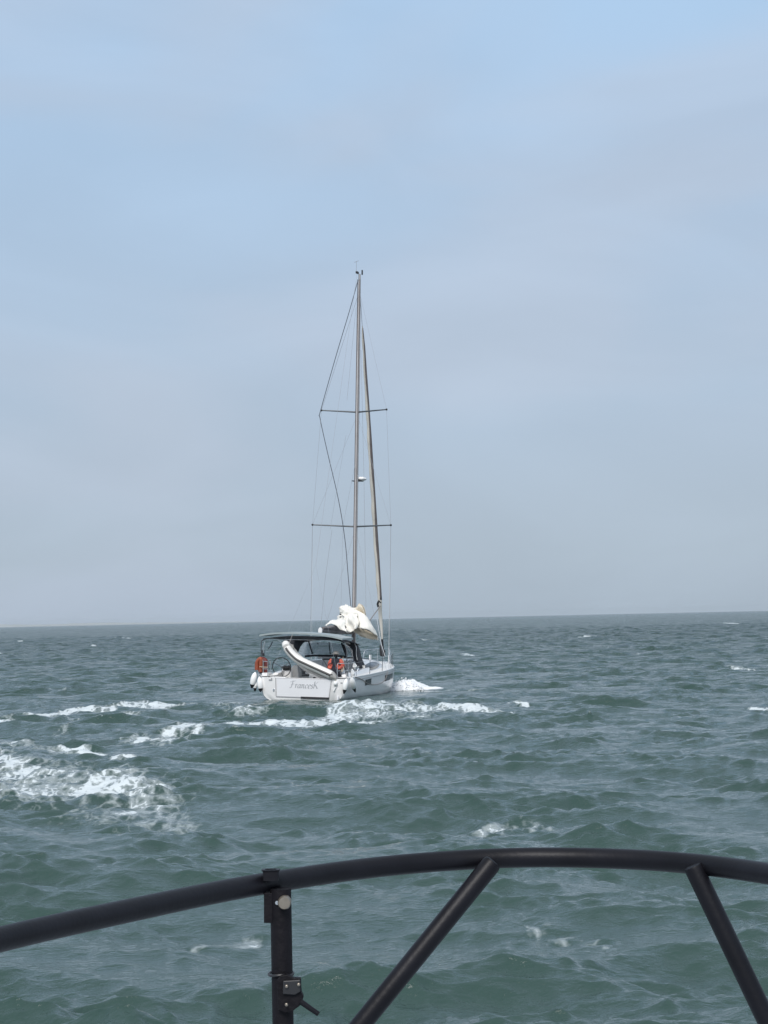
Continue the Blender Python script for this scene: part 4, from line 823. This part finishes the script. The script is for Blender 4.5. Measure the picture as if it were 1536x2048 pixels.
# jacket sleeves and side panels in orange-red
for s in (-1, 1):
    slv = skin_obj('sleeve', [(s*.14, .07, 1.16), (s*.20, .07, 1.17), (s*.30, .09, .96), (s*.24, .26, .88)], [(0, 1), (1, 2), (2, 3)], [.07, .10, .088, .058], M_red, hm_, root=0)
    jk = MB().ell((s*.19, .01, .95), (.095, .10, .17), 24, 16)
    from mathutils import noise as mn
    jk.v = [tuple(Vector(v)+Vector((v[0]-s*.19, v[1]-.01, (v[2]-.95)*.4))*1.6*mn.noise(Vector(v)*9)) for v in jk.v]
    jk.build('jacket_side', M_red, hm_)
    MB().tube([(s*.10, -.07, 1.10), (s*.17, -.105, 1.02), (s*.27, -.085, .99)], .022, 8).build('harness_strap', M_navy, hm_)
    # hand closed on the wheel rim: palm, four fingers and a thumb
    w0 = Vector((s*.22, .31, .855)); hj = [tuple(w0), tuple(w0+Vector((0, .05, .01))), tuple(w0+Vector((0, .085, .012)))]; he = [(0, 1), (1, 2)]; hr = [.022, (.036, .016), (.036, .014)]
    for k in range(4):
        o_ = len(hj); bx = (-.027+.018*k); l_ = (.9, 1.0, .95, .78)[k]
        hj += [tuple(w0+Vector((bx, .10, .012))), tuple(w0+Vector((bx, .10+.03*l_, .0))), tuple(w0+Vector((bx, .10+.026*l_, -.028)))]; he += [(2, o_), (o_, o_+1), (o_+1, o_+2)]; hr += [.009, .0085, .007]
    o_ = len(hj); hj += [tuple(w0+Vector((-s*.045, .05, .0))), tuple(w0+Vector((-s*.05, .085, -.018)))]; he += [(0, o_), (o_, o_+1)]; hr += [.010, .008]
    skin_obj('hand', hj, he, hr, M_skin, hm_, sub=1)
MB().box((0, -.06, 1.06), (.20, .05, .26)).build('jacket_back', M_navy, hm_, bevel=.02)

# bow wave spray
sp = MB(); r2 = random.Random(7)
for k in range(900):
    u = r2.random()**.8; x = 1.0+2.6*u; hmax = .52*math.exp(-((u-.22)/.32)**2)+.12*(1-u); z = .02+hmax*r2.random()**1.5; y = 9.2+r2.gauss(0, .35)-.2*u
    s_ = r2.uniform(.012, .05)*(1.1-z)
    c = Vector((x+.02, y, z)); vs = [c+Vector(v)*s_*Vector((1.5, 1, .8)).length*.6 for v in ((1, 0, 0), (-1, 0, 0), (0, 1, 0), (0, -1, 0), (0, 0, 1), (0, 0, -1))]
    sp.add(vs, [(0, 2, 4), (2, 1, 4), (1, 3, 4), (3, 0, 4), (2, 0, 5), (1, 2, 5), (3, 1, 5), (0, 3, 5)])
from mathutils import noise as mn
rows = []
for i in range(40):
    u = i/39; row = []
    for j in range(26):
        v = j/25; crest = (.44*math.exp(-((u-.20)/.24)**2)+.17*math.exp(-((u-.65)/.3)**2))*(1-.8*max(0, u-.8)/.2)
        nn = mn.noise(Vector((u*9, v*5, 1)))*.12+mn.noise(Vector((u*26, v*14, 5)))*.05
        row.append((.95+3.3*u+.15*nn, 8.4+2.4*v+.3*nn, -.25+(crest*1.15+.25+nn*crest*2.2)*math.sin(math.pi*v)**.7))
    rows.append(row)
sp.loft(rows, False, False)
spray = sp.build('bow_spray', mat('spray_white', (.80, .81, .82), .7, var=.08, vscale=4, bump=.6, bscale=9), None, angle=180); spray.matrix_world = YM
tag(spray, 'white bow wave breaking into spray beside the yacht bow', None, None, 'stuff')

# ------------------------------------------------------------------ foreground rail of the boat we stand on
M_rail = mat('rail_black', (.006, .0058, .0085), .45, var=.35, vscale=8, bump=.05, bscale=90, spec=.24)
M_brz = mat('bolt_bronze', (.30, .26, .21), .35, metal=.7, var=.2, vscale=40)
M_rust = mat('rail_dark', (.006, .005, .007), .6, var=.3, vscale=20, bump=.2, bscale=60, spec=.2)
RP = [(-0.903,2.791,2.670),(-0.806,3.108,2.670),(-0.668,3.431,2.670),(-0.495,3.731,2.670),(-0.285,4.050,2.670),(-0.030,4.314,2.670),(0.222,4.421,2.670),(0.443,4.390,2.670),(0.639,4.249,2.670),(0.797,3.988,2.670),(0.912,3.629,2.670)]
rail = empty('boat_rail', Matrix.Translation(RP[4]), 'black tubular steel guard rail curving across the foreground', 'railing')
r0 = RP[4]; rpth = smooth_path(RP, 6)
MB().tube(rpth, .0218, 28).build('top_rail', M_rail, rail, off=r0)
po = [(-0.225,4.070,2.661),(-0.225,4.070,2.638)]; pp0 = Vector(po[0])
post = MB().tube([pp0, Vector((pp0.x, pp0.y, 1.55))], .0214, 28).build('post', M_rust, rail, off=r0)
bl = [(0.222,4.375,2.670),(-0.080,4.330,2.326)]; a, b = Vector(bl[0]), Vector(bl[1]); MB().tube([a, a+(b-a)*.006, a+(b-a)*.02, b, b+(b-a)*1.3], [.013, .019, .0214, .0214, .0214], 28).build('brace', M_rail, rail, off=r0)
br = [(0.629,4.215,2.672),(0.767,4.200,2.360)]; a, b = Vector(br[0]), Vector(br[1]); MB().tube([a, a+(b-a)*.006, a+(b-a)*.02, b, b+(b-a)*1.6], [.013, .019, .0205, .0205, .0205], 28).build('brace', M_rail, rail, off=r0)
# socket on the rail
so_ = Vector([(-0.243,4.055,2.690)][0]); ring_ = []
sk2 = MB()
def sq(w, z, n=16): return [so_+Vector((math.copysign(min(w, abs(w*1.25*math.cos(2*math.pi*j/n))), math.cos(2*math.pi*j/n)), math.copysign(min(w*.8, abs(w*1.0*math.sin(2*math.pi*j/n))), math.sin(2*math.pi*j/n)), z)) for j in range(n)]
sk2.loft([sq(.0165, -.010), sq(.0160, .008), sq(.0185, .0095), sq(.0185, .012), sq(.0115, .012), sq(.0105, .000)], True, False); sk2.build('socket', M_rail, rail, off=r0)
pl_ = [(-0.258,4.057,2.655),(-0.241,4.057,2.654),(-0.242,4.057,2.594),(-0.259,4.057,2.595)]; MB().prism(pl_, (0, .008, 0)).build('hinge_plate', M_rust, rail, smooth=False, off=r0, bevel=.001)
bo = Vector([(-0.216,4.035,2.637)][0]); MB().tube([bo+Vector((0, .02, 0)), bo, bo+Vector((0, -.004, 0))], [.0135, .0135, .0115], 20).build('bolt_head', M_brz, rail, off=r0)
bo = Vector([(-0.231,4.045,2.636)][0]); MB().tube([bo+Vector((0, .012, 0)), bo], [.004, .004], 10).build('small_pin', M_ss, rail, off=r0)
hc = Vector([(-0.227,4.070,2.491)][0]); MB().tube([hc+Vector((.0242*math.cos(a), .0242*math.sin(a), .0012*math.sin(3*a))) for a in np.linspace(0, 2*math.pi, 33)], .0028, 8, False).build('strap_ring', M_blk, rail, off=r0)
lt = [(-0.234,4.035,2.483),(-0.227,4.035,2.493),(-0.213,4.035,2.495),(-0.201,4.035,2.488),(-0.186,4.035,2.487),(-0.186,4.035,2.469),(-0.185,4.035,2.459),(-0.181,4.035,2.451),(-0.184,4.035,2.441),(-0.189,4.035,2.433),(-0.199,4.035,2.426),(-0.205,4.035,2.421),(-0.219,4.035,2.420),(-0.233,4.035,2.426)]
MB().prism(lt, (0, .02, 0)).build('latch_body', M_rust, rail, smooth=False, off=r0, bevel=.002)
MB().prism([(-0.221,4.028,2.484),(-0.187,4.028,2.485),(-0.187,4.028,2.462),(-0.198,4.028,2.456),(-0.222,4.028,2.458)], (0, .006, 0)).build('latch_cover', M_blk, rail, smooth=False, off=r0, bevel=.0015)
for p in [(-0.214,4.024,2.474),(-0.190,4.024,2.477),(-0.215,4.024,2.438)]: MB().ell(p, (.0034, .0025, .0036), 12, 8).build('rivet', M_brz, rail, off=r0)
MB().tube([(-0.188,4.035,2.442),(-0.169,4.035,2.428),(-0.152,4.035,2.416)], [.0058, .0054, .0050], 14).build('latch_lever', M_rail, rail, off=r0)
